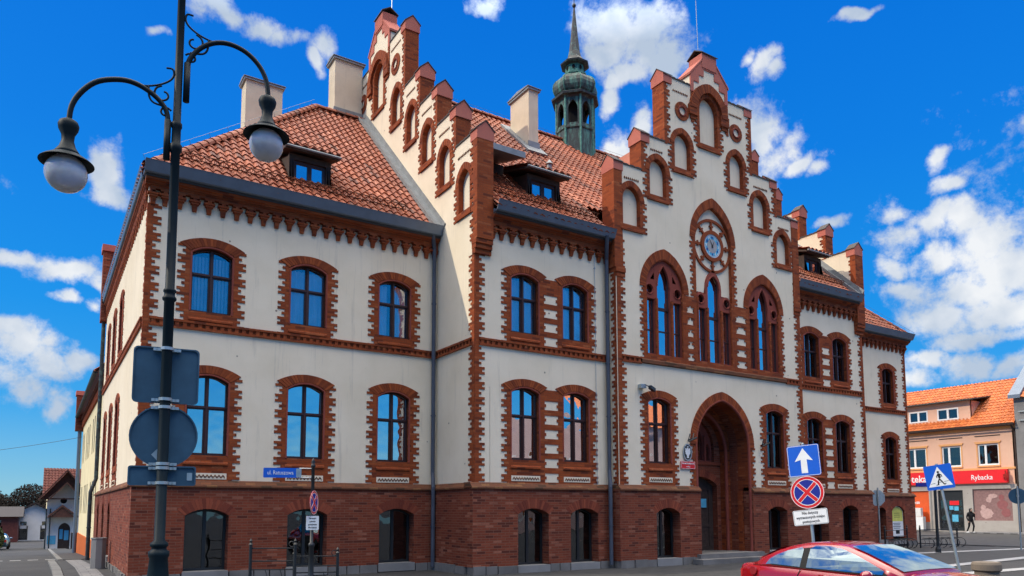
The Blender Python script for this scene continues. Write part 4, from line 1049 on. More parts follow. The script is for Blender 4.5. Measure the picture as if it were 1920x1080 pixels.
# main roof
yb0 = 16.40; zb0 = 9.93
LM = math.hypot(YRM-yb0, ZRM-zb0)
RX = XB+GT; VS = .33*6
roof_front("roof", RX, XD-GT, yb0, zb0, YRM, ZRM, [(0, 0), (14.22-RX, 0), (14.22-RX, VS), (0, VS)])
roof_front("roof", RX, XD-GT, yb0, zb0, YRM, ZRM, [(23.0-RX, 0), (XD-GT-RX, 0), (XD-GT-RX, VS), (23.0-RX, VS)])
roof_front("roof", RX, XD-GT, yb0, zb0, YRM, ZRM, [(0, VS), (XD-GT-RX, VS), (XD-GT-RX, LM), (0, LM)])
g = G(); g.add([(XB+GT, 31.2, zb0), (XD-GT, 31.2, zb0), (XD-GT, YRM, ZRM), (XB+GT, YRM, ZRM)], [(0, 1, 2, 3)]); g.obj("rear_roof", M['tile'], hall)
g = G(); zc_ = 15.4   # cross roof behind the clock gable
g.add([(14.5, YC+CT, 9.95), (18.5, YC+CT, zc_), (22.7, YC+CT, 9.95), (14.5, 17.4, 9.95), (18.5, 22.0, zc_), (22.7, 17.4, 9.95)], [(0, 3, 4, 1), (1, 4, 5, 2)]); g.obj("cross_roof", M['tile'], hall)
def ridge_caps(name, a, b, r=.12, par=None, wire=True):
    a, b = Vector(a), Vector(b); d = b-a; n = max(1, int(d.length/.34)); g = G(); t = d.normalized(); sd_ = t.cross(Vector((0, 0, 1))).normalized(); up = sd_.cross(t)
    for i in range(n):
        p0 = a+d*(i/n); p1 = a+d*((i+1.12)/n); rg = []
        for p, rr in ((p0, r*1.12), (p1, r*.92)): rg.append([p+sd_*rr*math.cos(PI*k/6)+up*(rr*math.sin(PI*k/6)-.03) for k in range(7)])
        g.loft(rg, closed=False, cap=False, rnd=random.random())
    o = g.obj(name, M['tile'], par or hall, recalc=False)
    if wire:
        g = G(); g.tube([a+up*.22, b+up*.22], .005, 5)
        for i in range(0, n, 3): p = a+d*(i/n); g.tube([p, p+up*.22], .006, 4)
        g.obj("lightning_wire", M['zinc'], hall)
    return o
ridge_caps("ridge_tiles", (xr, YRA, ZRA+.04), (XB, YRA, ZRA+.04), wire=False)
ridge_caps("hip_tiles", (xe+.05, ya0+.05, za0+.06), (xr, YRA, ZRA+.06))
ridge_caps("hip_tiles", (xe2-.05, ya0+.05, za0+.06), (xr2, YRA, ZRA+.06))
ridge_caps("ridge_tiles", (XB+GT, YRM, ZRM+.04), (XD-GT, YRM, ZRM+.04))
def snow_guard(x0, x1, y0, z0, yr, zr, off=.95):
    V = Vector((0, yr-y0, zr-z0)).normalized(); Nn = Vector((0, -V.z, V.y)); g = G(); b0 = Vector((0, y0, z0))+V*off
    n = int((x1-x0)/.11)
    for k in (.06, .20): g.tube([Vector((x0, 0, 0))+b0+Nn*k, Vector((x1, 0, 0))+b0+Nn*k], .014, 5)
    for i in range(n):
        x = x0+(x1-x0)*i/n; p = Vector((x, 0, 0))+b0; g.tube([p+Nn*.04, p+Vector((.055, 0, 0))+Nn*.20, p+Vector((.11, 0, 0))+Nn*.04], .011, 4)
    g.obj("snow_guard", M['ledge'], hall)
snow_guard(xe+.9, XB-.9, ya0, za0, YRA, ZRA); snow_guard(XB+GT+.1, XC0-.2, yb0, zb0, YRM, ZRM); snow_guard(XC1+.2, XD-GT-.3, yb0, zb0, YRM, ZRM)
# lead flashing where the wing roof meets the gable wall
def flashing(x, y0, z0, y1, z1, sgn):
    g = G(); w = .24
    V = Vector((0, y1-y0, z1-z0)).normalized(); Nn = Vector((0, -V.z, V.y)); a, b = Vector((x, y0, z0)), Vector((x, y1, z1)); X = Vector((sgn, 0, 0))
    g.loft([[p+X*.0+Nn*.0, p+X*.0+Nn*.28, p+X*.035+Nn*.28, p+X*.035+Nn*.12, p+X*w+Nn*.10, p+X*w+Nn*.14, p+X*(w+.03)+Nn*.14, p+X*(w+.03)+Nn*.02] for p in (a, b)])
    g.obj("flashing", M['lead'], hall)
flashing(XB, ya0, za0, YRA, ZRA, -1); flashing(XD-GT, yb0+.1, zb0+.1, YRM, ZRM, -1)
# chimneys
def chimney(x0, x1, y0, y1, z0, z1, apron=.3):
    g = G(); g.box(x0, y0, z0, x1, y1, z1-.1); o = g.obj("chimney", M['chimney'], hall)
    g = G(); g.box(x0-.07, y0-.07, z1-.1, x1+.07, y1+.07, z1-.02); c = (y0+y1)/2
    g.loft([[(x, y0-.1, z1-.02), (x, y1+.1, z1-.02), (x, y1+.1, z1+.0), (x, c, z1+.09), (x, y0-.1, z1+.0)] for x in (x0-.1, x1+.1)]); g.obj("cap", M['lead'], o)
    return o
chimney(8.50, 9.57, 25.4, 26.1, 15.5, 18.55)
g = G(); g.box(8.46, 25.33, 15.6, 9.59, 25.41, 16.55); g.obj("flashing", M['lead'], hall)
chimney(5.69, 7.02, 27.0, 27.7, 12.5, 17.65)
chimney(14.58, 15.0, 21.55, 22.8, 14.2, 17.35)
g = G(); V = Vector((0, YRM-yb0, ZRM-zb0)).normalized(); Nn = Vector((0, -V.z, V.y)); g.loft([[Vector((x, 21.2, zb0+(21.2-yb0)*V.z/V.y))+Nn*.02, Vector((x, 23.1, zb0+(23.1-yb0)*V.z/V.y))+Nn*.02, Vector((x, 23.1, zb0+(23.1-yb0)*V.z/V.y))+Nn*.10, Vector((x, 21.2, zb0+(21.2-yb0)*V.z/V.y))+Nn*.10] for x in (14.28, 15.15)])
g.box(14.54, 21.5, 14.5, 15.04, 21.56, 15.25); g.obj("flashing", M['lead'], hall)
# skylight, flue
g = G(); y_ = 22.7; z_ = zb0+(y_-yb0)*V.z/V.y
g.loft([[Vector((x, y_, z_))+V*s_+Nn*n_ for s_, n_ in ((0, .03), (.6, .03), (.6, .12), (0, .12))] for x in (11.3, 11.9)]); g.obj("skylight", M['lead'], hall)
g = G(); g.lathe([(.09, 0), (.09, .5), (.14, .52), (.02, .68)], (14.1, 19.6, 12.9), 12); g.obj("vent_pipe", M['lead'], hall)

def dormer(x0, x1, yf, z0, z1, y0, zr0, slope, rl=.0):
    """box dormer with shallow pantiled roof, timber window"""
    P = Py(yf); d = G(); Y = lambda z: y0+(z-zr0)/slope
    ov = .32
    yb = Y(z1+.62)
    # cheeks
    for x in (x0-.12, x1+.04):
        d.add([(x, yf, z0-.15), (x, yf, z1+.12), (x, yb, z1+.45), (x, Y(z0), z0-.1), (x+.08, yf, z0-.15), (x+.08, yf, z1+.12), (x+.08, yb, z1+.45), (x+.08, Y(z0), z0-.1)], [(0, 1, 2, 3), (4, 5, 6, 7), (0, 1, 5, 4), (1, 2, 6, 5)])
    d.plate([[(x0-.14, z0-.14), (x1+.14, z0-.14), (x1+.14, z1+.16), (x0-.14, z1+.16)], [(x0, z0), (x1, z0), (x1, z1), (x0, z1)]], .02, -.1, P)
    dd = d.obj("dormer", M['darkwood'], hall)
    g = G(); m = (x0+x1)/2
    g.plate([[(x0, z0), (x1, z0), (x1, z1), (x0, z1)], [(x0+.08, z0+.08), (m-.06, z0+.08), (m-.06, z1-.08), (x0+.08, z1-.08)], [(m+.06, z0+.08), (x1-.08, z0+.08), (x1-.08, z1-.08), (m+.06, z1-.08)]], -.04, -.1, P); g.obj("window_frame", M['wood'], dd)
    g = G(); g.plate([[(x0, z0), (x1, z0), (x1, z1), (x0, z1)]], -.08, -.085, P); g.obj("pane", M['glass'], dd)
    g = G(); g.box(x0-.1, yf+.25, z0-.1, x1+.1, yf+.35, z1+.1); g.obj("blind", M['ghostin'], dd)  # near-black sheet stands in for the unlit loft, not a blind
    # roof
    ya, za = yf-ov, z1+.16
    V = Vector((0, yb-ya+.1, .50)); xl, xr_ = x0-ov-rl, x1+ov
    tile_roof("dormer_roof", (xl, ya, za+.12), (1, 0, 0), V, [(0, 0), (xr_-xl, 0), (xr_-xl, V.length), (0, V.length)], M['tile'], dd)
    g = G(); g.loft([[(x, ya+.05, za), (x, ya+.05, za+.06), (x, yb, za+.50), (x, yb, za+.42)] for x in (xl, xr_)]); g.obj("soffit", M['darkwood'], dd)
    g = G(); g.tube([(xl-.02, ya-.03, za+.05), (xr_, ya-.03, za+.05)], .035, 8); g.obj("dormer_gutter", M['lead'], dd)
    return dd
s1 = .98
dormer(5.50, 6.40, 19.75, 10.62, 11.38, 19.36, 10.44, s1)
dormer(11.90, 12.82, 17.50, 10.86, 11.52, yb0, zb0, .97)
dormer(25.0, 25.8, 17.50, 10.86, 11.52, yb0, zb0, .97)
# long shed roof left of the middle dormer
g = G(); g.loft([[(x, 17.25, 11.98), (x, 17.25, 12.16), (x, 19.4, 12.72), (x, 19.4, 12.60)] for x in (10.1, 11.55)]); g.obj("shed_roof", M['lead'], hall)
g = G(); g.box(10.9, 18.4, 11.0, 11.5, 18.5, 12.2); g.obj("shed_hatch", M['darkwood'], hall)

# ------------ copper turret
tx, ty_ = 18.5, 23.8
def octa(rs, c=(tx, ty_, 0), rot=PI/8, seg=8): 
    g = G(); g.lathe(rs, c, seg, rot); return g
g = octa([(.86, 16.0), (.83, 17.50), (.88, 17.55), (.88, 17.63), (.83, 17.67)]); tur = g.obj("turret", M['copper'], hall)
g = G(); gp = G()
for k in range(8):
    a0 = PI/8+k*PI/4; a1 = a0+PI/4; p0 = Vector((math.cos(a0), math.sin(a0))); p1 = Vector((math.cos(a1), math.sin(a1))); r_ = .83
    A = Vector((tx, ty_))+p0*r_; B = Vector((tx, ty_))+p1*r_; ax = (B-A); Lw = ax.length; ax.normalize(); nrm = Vector((ax.y, -ax.x))
    if nrm.dot((A+B)/2-Vector((tx, ty_))) < 0: nrm = -nrm
    Pk = lambda u, w, z, A=A, ax=ax, nrm=nrm: (A.x+ax.x*u+nrm.x*w, A.y+ax.y*u+nrm.y*w, z)
    g.plate([[(0, 17.65), (Lw, 17.65), (Lw, 18.95), (0, 18.95)], opening(.12, Lw-.12, 17.76, 18.38, 18.76, 10)], 0, -.09, Pk)
    gp.tube([Pk(0, 0, 16.2), Pk(0, 0, 18.95)], .05, 6)
g.obj("belfry", M['copper'], tur); gp.obj("corner_post", M['patina'], tur)
g = octa([(.42, 17.6), (.42, 18.95)]); g.obj("belfry_core", M['ghostin'], tur)
g = octa([(.83, 18.88), (.88, 18.95), (1.03, 18.97), (1.05, 19.05), (.90, 19.15), (.78, 19.20)]); g.obj("lower_cornice", M['copperd'], tur)
dome = [(.80, 19.17), (.89, 19.27), (.95, 19.42), (.965, 19.58), (.93, 19.74), (.84, 19.88), (.68, 20.0), (.54, 20.08), (.50, 20.12)]
g = octa(dome, seg=8); g.obj("onion_dome", M['copper'], tur)
g = G()
for k in range(8):
    an = PI/8+k*PI/4; g.tube([(tx+r_*math.cos(an)*1.01, ty_+r_*math.sin(an)*1.01, z) for r_, z in dome[:-1]], .02, 5)
g.obj("dome_seam", M['patina'], tur)
g = octa([(.50, 20.10), (.54, 20.14), (.54, 20.20), (.43, 20.25), (.41, 20.62), (.50, 20.66)]); ln_ = g.obj("lantern", M['patina'], tur)
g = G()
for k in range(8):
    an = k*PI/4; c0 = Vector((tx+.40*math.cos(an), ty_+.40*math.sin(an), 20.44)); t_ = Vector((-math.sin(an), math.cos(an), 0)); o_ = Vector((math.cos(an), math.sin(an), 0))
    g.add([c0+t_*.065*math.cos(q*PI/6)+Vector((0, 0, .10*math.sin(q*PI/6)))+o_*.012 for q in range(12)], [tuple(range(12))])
g.obj("lantern_opening", M['ghostin'], ln_)  # flat near-black patches painted for the shade inside the openings
g = octa([(.46, 20.60), (.62, 20.64), (.64, 20.70), (.44, 20.84), (.31, 21.02), (.245, 21.3), (.155, 22.1), (.07, 22.95), (.03, 23.38)]); g.obj("spire", M['copperd'], tur)
g = G(); g.lathe([(.0, -.10), (.055, -.08), (.09, 0), (.055, .08), (0, .10)], (tx, ty_, 23.45), 12); g.tube([(tx, ty_, 23.5), (tx, ty_, 24.0)], .018, 6); g.obj("finial", M['copperd'], tur, smooth=True)

# ------------ downpipes, rods, cables
def pipe(pts, r=.055, mat='pipe'):
    g = G(); g.tube(pts, r, 10)
    for a, b in zip(pts, pts[1:]):
        a, b = Vector(a), Vector(b)
        if abs(a.z-b.z) > 1.2:
            n = int(abs(a.z-b.z)/1.9)
            for i in range(1, n+1):
                z = a.z+(b.z-a.z)*i/(n+1); g.tube([(a.x, a.y, z-.02), (a.x, a.y, z+.02)], r*1.2, 10)
    g.obj("downpipe", M[mat], hall)
pipe([(9.3, 18.75, 9.9), (9.36, 18.85, 9.6), (9.46, 18.98, 9.35), (9.46, 18.98, 2.75), (9.42, 18.86, 2.35), (9.42, 18.86, .1)], .06)
pipe([(13.9, 16.4, 9.85), (14.0, 16.55, 9.5), (14.10, 16.68, 9.2), (14.10, 16.68, 2.85), (14.02, 16.56, 2.35), (14.02, 16.56, .1)], .06)
pipe([(1.70, 32.2, 9.6), (1.78, 32.2, 9.3), (1.78, 32.2, 2.9), (1.62, 32.2, 2.4), (1.62, 32.2, -.3)], .07, 'copperd')
g = G(); g.tube([(13.72, YB-.03, 9.4), (13.72, YB-.03, 2.4)], .008, 5); g.tube([(23.1, YB-.03, 8.9), (23.1, YB-.03, 3)], .008, 5)
for z in (8.9, 7.0, 5.1, 3.3): g.box(13.70, YB-.045, z, 13.74, YB, z+.03)
g.obj("lightning_cable", M['steel'], hall)
g = G(); g.tube([(cc_-.2, YC+.25, 17.2), (cc_-.25, YC+.25, 19.2)], .012, 6); g.obj("lightning_rod", M['steel'], hall)
g = G(); g.tube([(XB+.2, 23.2, 19.6), (XB+.2, 23.2, 21.2)], .014, 6); g.obj("lightning_rod", M['steel'], hall)
# rear stepped pier beyond the wing
g = G(); g.box(1.65, YBACK-.1, 9.0, 2.1, YBACK+.5, 11.75); rp = g.obj("rear_pier", M['brick'], hall)
g = G(); g.box(1.60, YBACK-.15, 11.75, 2.15, YBACK+.55, 12.0); g.obj("cap", M['pinkcap'], rp)

# ================================================================ street furniture and neighbours
def xf(loc, yaw, tilt=0, lean=0):
    return Matrix.Translation(loc) @ Matrix.Rotation(yaw, 4, 'Z') @ Matrix.Rotation(tilt, 4, 'Y') @ Matrix.Rotation(lean, 4, 'X')
PZ = lambda u, w, z: (u, -w, z)
def rrect(w, h, r, cx=0, cz=0, n=4):
    out = []
    for sx, sz, a0 in ((1, 1, 0), (-1, 1, 90), (-1, -1, 180), (1, -1, 270)):
        for i in range(n+1):
            a = R(a0+90*i/n); out.append((cx+sx*(w/2-r)+r*math.cos(a), cz+sz*(h/2-r)+r*math.sin(a)))
    return out
def disc(r, n=40, cx=0, cz=0): return [(cx+r*math.cos(2*PI*i/n), cz+r*math.sin(2*PI*i/n)) for i in range(n)]
def sub(name, build, mat, parent, m):
    g = G(); g.x = m; build(g); return g.obj(name, mat, parent)

# ---- lamp post
LP = Vector((1.03, 8.15, 0))
lamp = empty("street_lamp", LP, "tall dark green post with two curved arms and white globe lamps", "street lamp")
g = G(); g.lathe([(.16, 0), (.16, .12), (.13, .16), (.125, .75), (.115, .85), (.10, 1.05), (.085, 1.22), (.098, 1.25), (.098, 1.29), (.07, 1.31), (.07, 1.33), (.085, 1.345), (.085, 1.37), (.052, 1.40), (.050, 3.84), (.068, 3.86), (.068, 3.88), (.052, 3.90), (.052, 3.93), (.062, 3.945), (.062, 3.96), (.046, 3.98), (.045, 5.44), (.062, 5.46), (.062, 5.52), (.045, 5.54), (.044, 5.70), (.054, 5.72), (.054, 5.76), (.040, 5.78), (.038, 7.3), (.055, 7.32), (.03, 7.4), (.05, 7.45), (0, 7.55)], LP, 20)
o = g.obj("post", M['lamp'], lamp, smooth=True)
def lamp_arm(d, path, zg, rg, sc):
    A = lambda s_, z: (LP.x+d[0]*s_, LP.y+d[1]*s_, z)
    # smooth the path
    def cr(p):
        out = []
        for i in range(len(p)-1):
            p0, p1, p2, p3 = p[max(i-1, 0)], p[i], p[i+1], p[min(i+2, len(p)-1)]
            for k in range(4):
                t = k/4; out.append(tuple(.5*((2*b)+(-a+c)*t+(2*a-5*b+4*c-e)*t*t+(-a+3*b-3*c+e)*t**3) for a, b, c, e in zip(p0, p1, p2, p3)))
        return out+[p[-1]]
    g = G(); g.tube([A(*q) for q in cr(path)], .026, 10); g.tube([A(path[0][0], path[0][1]-.01), A(path[0][0], path[0][1]+.42)], .033, 10); arm = g.obj("arm", M['lamp'], lamp, smooth=True)
    g = G()
    for c_ in sc: g.tube([A(*q) for q in cr(c_)], .011, 6)
    g.obj("scroll", M['lamp'], arm, smooth=True)
    gx = (LP.x+d[0]*path[-1][0], LP.y+d[1]*path[-1][0], zg)
    g = G(); g.lathe([(.0, path[-1][1]-zg+.04), (.045, .56), (.082, .535), (.095, .50), (.088, .455), (.060, .40), (.055, .34), (.075, .27), (.105, .225), (.115, .21), (.108, .185), (.085, .18), (.0, .18)], gx, 24)
    lh = g.obj("lamp_head", M['lamp'], lamp, smooth=True)
    g = G(); g.lathe([(.10, .20), (.155, .175), (.215, .135), (.243, .11), (.245, .103), (.215, .12), (.155, .155), (.085, .18)], gx, 32, cap=False); g.obj("shade", M['lamp'], lh, smooth=True, recalc=False)
    g = G(); n = 14; g.lathe([(max(.002, rg*math.sin(PI*i/n)), -rg*math.cos(PI*i/n)) for i in range(n+1)], gx, 28); g.obj("globe", M['globe'], lh, smooth=True)
dl = Vector((-.97, .15)); dl.normalize(); dr_ = Vector((.89, -.16)); dr_.normalize()
spiral = lambda cx, cz, r, a0, a1, n=10, k=.35: [(cx+r*(1-(1-k)*i/n)*math.cos(R(a0+(a1-a0)*i/n)), cz+r*(1-(1-k)*i/n)*math.sin(R(a0+(a1-a0)*i/n))) for i in range(n+1)]
def scrolls(z): return [[(.12, z+.47), (.06, z+.47), (.045, z+.41), (.08, z+.34), (.18, z+.27), (.32, z+.225), (.46, z+.235), (.54, z+.24)],
    spiral(.14, z+.17, .095, 80, -260), spiral(.11, z-.02, .06, 150, -200), [(.28, z+.235), (.27, z+.12), (.22, z+.06), (.10, z+.045)]]
lamp_arm(dl, [(.085, 5.36), (.085, 5.78), (.14, 5.94), (.28, 6.06), (.45, 6.12), (.62, 6.10), (.77, 6.03), (.89, 5.89), (.96, 5.73), (.975, 5.53)], 5.03, .190, scrolls(5.88))
lamp_arm(dr_, [(.08, 6.03), (.08, 6.38), (.11, 6.52), (.21, 6.66), (.35, 6.75), (.50, 6.77), (.66, 6.72), (.79, 6.61), (.87, 6.47), (.90, 6.32), (.90, 6.2)], 5.70, .180, scrolls(6.53))

# ---- three signs fixed to the lamp post, seen from behind
SB = math.atan2(-.14, .99)
def back_sign(name, shape_out, z, label, off=.10, rim=True, extra=None):
    m = xf((LP.x+.14*off, LP.y+.99*off, z), SB)
    g = G(); g.x = m; g.plate([shape_out], 0, -.004, PZ); o = g.obj(name, M['signback']); tag(o, label, "road sign")
    sc = lambda k: [(x*k[0], y*k[1]) for x, y in shape_out]
    xs_ = max(x for x, y in shape_out); ys_ = max(y for x, y in shape_out)
    g = G(); g.x = m; g.plate([shape_out, sc(((xs_-.014)/xs_, (ys_-.014)/ys_))], .018, .0, PZ); g.obj("rim", M['signback'], o)
    h = ys_*.9
    for q in ((h, -h) if ys_ > .12 else (.075, -.075)):
        g = G(); g.x = m; g.box(-.13, -.035, q-.014, .13, -.02, q+.014)
        g.lathe([(.062, q-.015), (.062, q+.015)], (-.0, -off, 0), 16)
        for xx in (-.075, .075, -.115, .115): g.box(xx-.011, -.06, q-.016, xx+.011, -.03, q+.012)
        g.obj("clamp", M['steel'], o)
    return o, m
o, m = back_sign("square_sign", rrect(.62, .58, .045), 3.085, "back of the square sign, highest of the three on the lamp post")
o, m = back_sign("round_sign", disc(.32), 2.455, "back of the round sign in the middle of the lamp post signs")
g = G(); g.x = m; g.plate([[(-.11, -.19), (-.055, -.13), (-.055, -.25)]], .004, .001, PZ); g.obj("sticker", M['steel'], o)
o, m = back_sign("rectangular_sign", rrect(.63, .20, .025), 2.05, "back of the low wide rectangular plate below the round sign")
g = G(); g.x = m; g.plate([rrect(.05, .08, .008, .255, -.005)], .004, .001, PZ); g.obj("sticker", M['steel'], o)

# ---- street name post
SP = Vector((5.0, 15.85, 0)); VW = math.atan2(-SP.x, SP.y)     # local x runs to the right as seen from the road
post = empty("sign_post", SP, "slim black ornamental post carrying the blue street name blade", "sign post")
g = G(); g.lathe([(.10, 0), (.10, .1), (.06, .16), (.055, .9), (.07, .92), (.07, .97), (.038, 1.0), (.036, 2.62), (.05, 2.64), (.05, 2.68), (.03, 2.70), (.045, 2.74), (.02, 2.80), (0, 2.84)], SP, 14); g.obj("post", M['black'], post, smooth=True)
m = xf((SP.x, SP.y, 0), VW)
g = G(); g.x = m; g.plate([rrect(.74, .21, .02, -.66, 2.50)], .012, -.012, PZ); o = g.obj("street_name_sign", M['blue']); tag(o, "blue street name blade with white letters on an ornamental post", "street sign")
g = G(); g.x = m; g.plate([rrect(.11, .19, .01, -.30, 2.50)], .016, -.016, PZ); g.plate([rrect(.08, .08, .02, -.31, 2.53)], .02, .015, PZ); g.obj("crest", M['steel'], o)
g = G(); g.x = m
for z in (2.60, 2.40): g.tube([(-.29, 0, z), (0, 0, z)], .010, 6)
g.obj("bracket", M['whitewall'], o)
t = text_obj("lettering", "ul. Ratuszowa", .125, M['white'], m @ Vector((-.68, -.014, 2.50)), Matrix.Rotation(VW, 3, 'Z') @ Matrix.Rotation(PI/2, 3, 'X'), o, sx=.78)
def nostop(r, m, label, par_label=None):
    g = G(); g.x = m; g.plate([disc(r)], 0, -.006, PZ); o = g.obj("no_stopping_sign", M['red']); tag(o, label, "road sign")
    g = G(); g.x = m; g.plate([disc(r*.985), disc(r*.955)], .003, -.001, PZ); g.plate([disc(r*.80), disc(r*.765)], .003, -.001, PZ)
    k = r*.76
    for s_ in (1, -1):
        for q in (-1, 1):
            c, n_ = .7071, .7071*s_; e = r*.10
            g.plate([[( -k*c-q*e*n_*s_*s_, -k*n_+q*e*c), (k*c-q*e*n_*s_*s_, k*n_+q*e*c), (k*c-q*(e+r*.025)*n_*s_*s_, k*n_+q*(e+r*.025)*c), (-k*c-q*(e+r*.025)*n_*s_*s_, -k*n_+q*(e+r*.025)*c)]], .0035+s_*.0004, .0, PZ)
    g.obj("white_lines", M['white'], o)
    g = G(); g.x = m; g.plate([disc(r*.765)], .001, 0, PZ); g.obj("blue_field", M['navy'], o)
    g = G(); g.x = m
    for s_ in (1, -1):
        c, n_ = .7071, .7071*s_; e = r*.10
        g.plate([[(-k*c-e*n_, -k*n_+e*c), (k*c-e*n_, k*n_+e*c), (k*c+e*n_, k*n_-e*c), (-k*c+e*n_, -k*n_-e*c)]], .0045+s_*.0004, .0, PZ)
    g.obj("red_cross", M['red'], o)
    return o
nostop(.26, xf((SP.x-.02, SP.y-.0, 1.86), VW+R(70)) @ Matrix.Translation((0, -.06, 0)), "no stopping sign seen almost edge on below the street name blade")
m2 = xf((SP.x+.0, SP.y, 1.42), VW+R(12)) @ Matrix.Translation((0, -.06, 0))
g = G(); g.x = m2; g.plate([rrect(.27, .30, .015)], .0, -.006, PZ); o = g.obj("supplementary_plate", M['white']); tag(o, "small white upright plate with four lines of black writing under the edge-on sign", "sign plate")
for i, tx_ in enumerate(("Na lewym", "poboczu", "postojowym", "Nie dotyczy")):
    text_obj("lettering", tx_, .05, M['ink'], m2 @ Vector((0, -.003, .10-.066*i)), Matrix.Rotation(VW+R(12), 3, 'Z') @ Matrix.Rotation(PI/2, 3, 'X'), o, ext=.001, sx=.75, off=.001)

# ---- one way sign, no stopping sign and plate on a leaning pole
OP = Vector((12.93, 9.05, 0)); OY = R(-70)
mo = xf(OP, OY, 0) @ Matrix.Rotation(R(-4.0), 4, 'Y')
g = G(); g.x = mo; g.tube([(0, 0, -.02), (0, 0, 3.0)], .030, 12); g.lathe([(.03, 3.0), (.032, 3.01), (0, 3.03)], (0, 0, 0), 12)
o = g.obj("sign_pole", M['steel']); tag(o, "leaning steel pole behind the red car carrying the one way arrow", "sign pole")
ms = mo @ Matrix.Translation((0, -.045, 2.665))
g = G(); g.x = ms; g.plate([rrect(.62, .62, .04)], 0, -.006, PZ); o = g.obj("one_way_sign", M['blue']); tag(o, "blue square one way sign with white arrow pointing up", "road sign")
g = G(); g.x = ms; g.plate([rrect(.605, .605, .035), rrect(.59, .59, .03)], .002, 0, PZ)
g.plate([[(-.062, -.25), (.062, -.25), (.058, .02), (.175, -.01), (0, .25), (-.175, -.01), (-.058, .02)]], .0025, 0, PZ); g.obj("arrow", M['white'], o)
nostop(.325, mo @ Matrix.Translation((0, -.05, 2.03)), "round red and blue no stopping sign facing the camera below the arrow sign")
mp_ = mo @ Matrix.Translation((.01, -.045, 1.54)) @ Matrix.Rotation(R(-2), 4, 'Y')
g = G(); g.x = mp_; g.plate([rrect(.66, .30, .03)], 0, -.008, PZ); o = g.obj("supplementary_plate", M['white']); tag(o, "white plate with three lines of black writing under the red and blue sign", "sign plate")
g = G(); g.x = mp_; g.plate([rrect(.64, .28, .025), rrect(.63, .27, .022)], .0015, 0, PZ); g.obj("border", M['ink'], o)
rot_ = mp_.to_3x3() @ Matrix.Rotation(PI/2, 3, 'X')
for i, tx_ in enumerate(("Nie dotyczy", "wyznaczonych miejsc", "postojowych")):
    text_obj("lettering", tx_, .078, M['ink'], mp_ @ Vector((0, -.002, .085-.085*i)), rot_, o, ext=.001, sx=.82, off=.0012)
g = G(); g.x = mo
for z in (2.48, 2.85, 1.9, 2.16, 1.54): g.lathe([(.036, z-.014), (.036, z+.014)], (0, 0, 0), 12); g.box(-.07, -.044, z-.012, .07, -.032, z+.012)
tag(g.obj("sign_clamps", M['steel']), "steel clamps holding the signs to the leaning pole behind the car", "clamp")

# ---- pedestrian crossing sign on a strongly leaning pole
CP = Vector((17.5, 8.62, 0)); mc = xf(CP, R(-62)) @ Matrix.Rotation(R(-8.0), 4, 'Y')
g = G(); g.x = mc; g.tube([(0, 0, -.02), (0, 0, 2.75)], .030, 12); o = g.obj("sign_pole", M['steel']); tag(o, "strongly leaning steel pole of the crossing sign beside the bollard", "sign pole")
ms = mc @ Matrix.Translation((0, -.045, 2.44)); 
g = G(); g.x = ms; g.plate([rrect(.56, .56, .03)], 0, -.006, PZ); o = g.obj("crossing_sign", M['blue']); tag(o, "blue square pedestrian crossing sign with walking figure in a white triangle", "road sign")
g = G(); g.x = ms; g.plate([[(-.24, -.21), (.24, -.21), (0, .24)]], .002, 0, PZ); g.obj("triangle", M['white'], o)
g = G(); g.x = ms
g.plate([disc(.024, 12, -.005, .115)], .004, 0, PZ)
g.plate([[(-.02, .085), (.02, .085), (.035, .0), (.02, -.03), (-.015, -.03), (-.025, .02)]], .004, 0, PZ)
g.plate([[(-.02, .08), (-.06, .02), (-.05, -.02), (-.035, -.015), (-.04, .015), (-.01, .05)]], .0045, 0, PZ)
g.plate([[(.02, .08), (.055, .05), (.065, .0), (.05, -.005), (.04, .04), (.015, .05)]], .0045, 0, PZ)
g.plate([[(-.012, -.03), (-.045, -.10), (-.055, -.165), (-.085, -.17), (-.085, -.185), (-.03, -.18), (-.018, -.10), (.012, -.04)]], .0042, 0, PZ)
g.plate([[(.005, -.03), (.05, -.10), (.085, -.165), (.11, -.15), (.12, -.16), (.085, -.19), (.065, -.18), (.02, -.105), (-.01, -.05)]], .0038, 0, PZ)
for a_, b_, c_ in ((-.19, -.10, -.145), (-.03, .03, -.13), (.08, .19, -.12)): g.plate([[(a_, c_), (b_, c_+.01), (b_, c_+.018), (a_, c_+.008)]], .0035, 0, PZ)
g.obj("walking_figure", M['ink'], o)

# ---- round sign back at the right edge and a street sign finger
g = G(); bs = Vector((33.6, 14.2, 0)); g.tube([bs, bs+Vector((0, 0, 2.6))], .035, 8); o = g.obj("sign_pole", M['steel']); tag(o, "grey pole with a round sign back at the right edge of the photo", "sign pole")
m = xf(bs+Vector((0, 0, 2.2)), R(-60)); g = G(); g.x = m; g.plate([disc(.32)], -.04, -.05, PZ); o = g.obj("round_sign", M['signback']); tag(o, "dark back of a round sign in front of the shop poster, right edge", "road sign")
g = G(); g.x = m; g.lathe([(.045, -.05), (.045, .05)], (0, 0, 0), 10); g.obj("clamp", M['steel'], o)
fp = Vector((29.2, 15.2, 0)); g = G(); g.lathe([(.10, 0), (.10, .15), (.055, .25), (.05, 3.0), (.07, 3.03), (.03, 3.1), (.02, 3.2)], fp, 12); o = g.obj("sign_post", M['black']); tag(o, "black ornamental post with a small blue street sign left of the crossing sign", "sign post")
m = xf(fp+Vector((0, 0, 2.62)), R(-25)); g = G(); g.x = m; g.plate([rrect(.75, .15, .02, -.42, 0)], .01, -.01, PZ); o = g.obj("street_name_sign", M['navy']); tag(o, "small dark blue street sign seen at an angle before the orange board", "street sign")
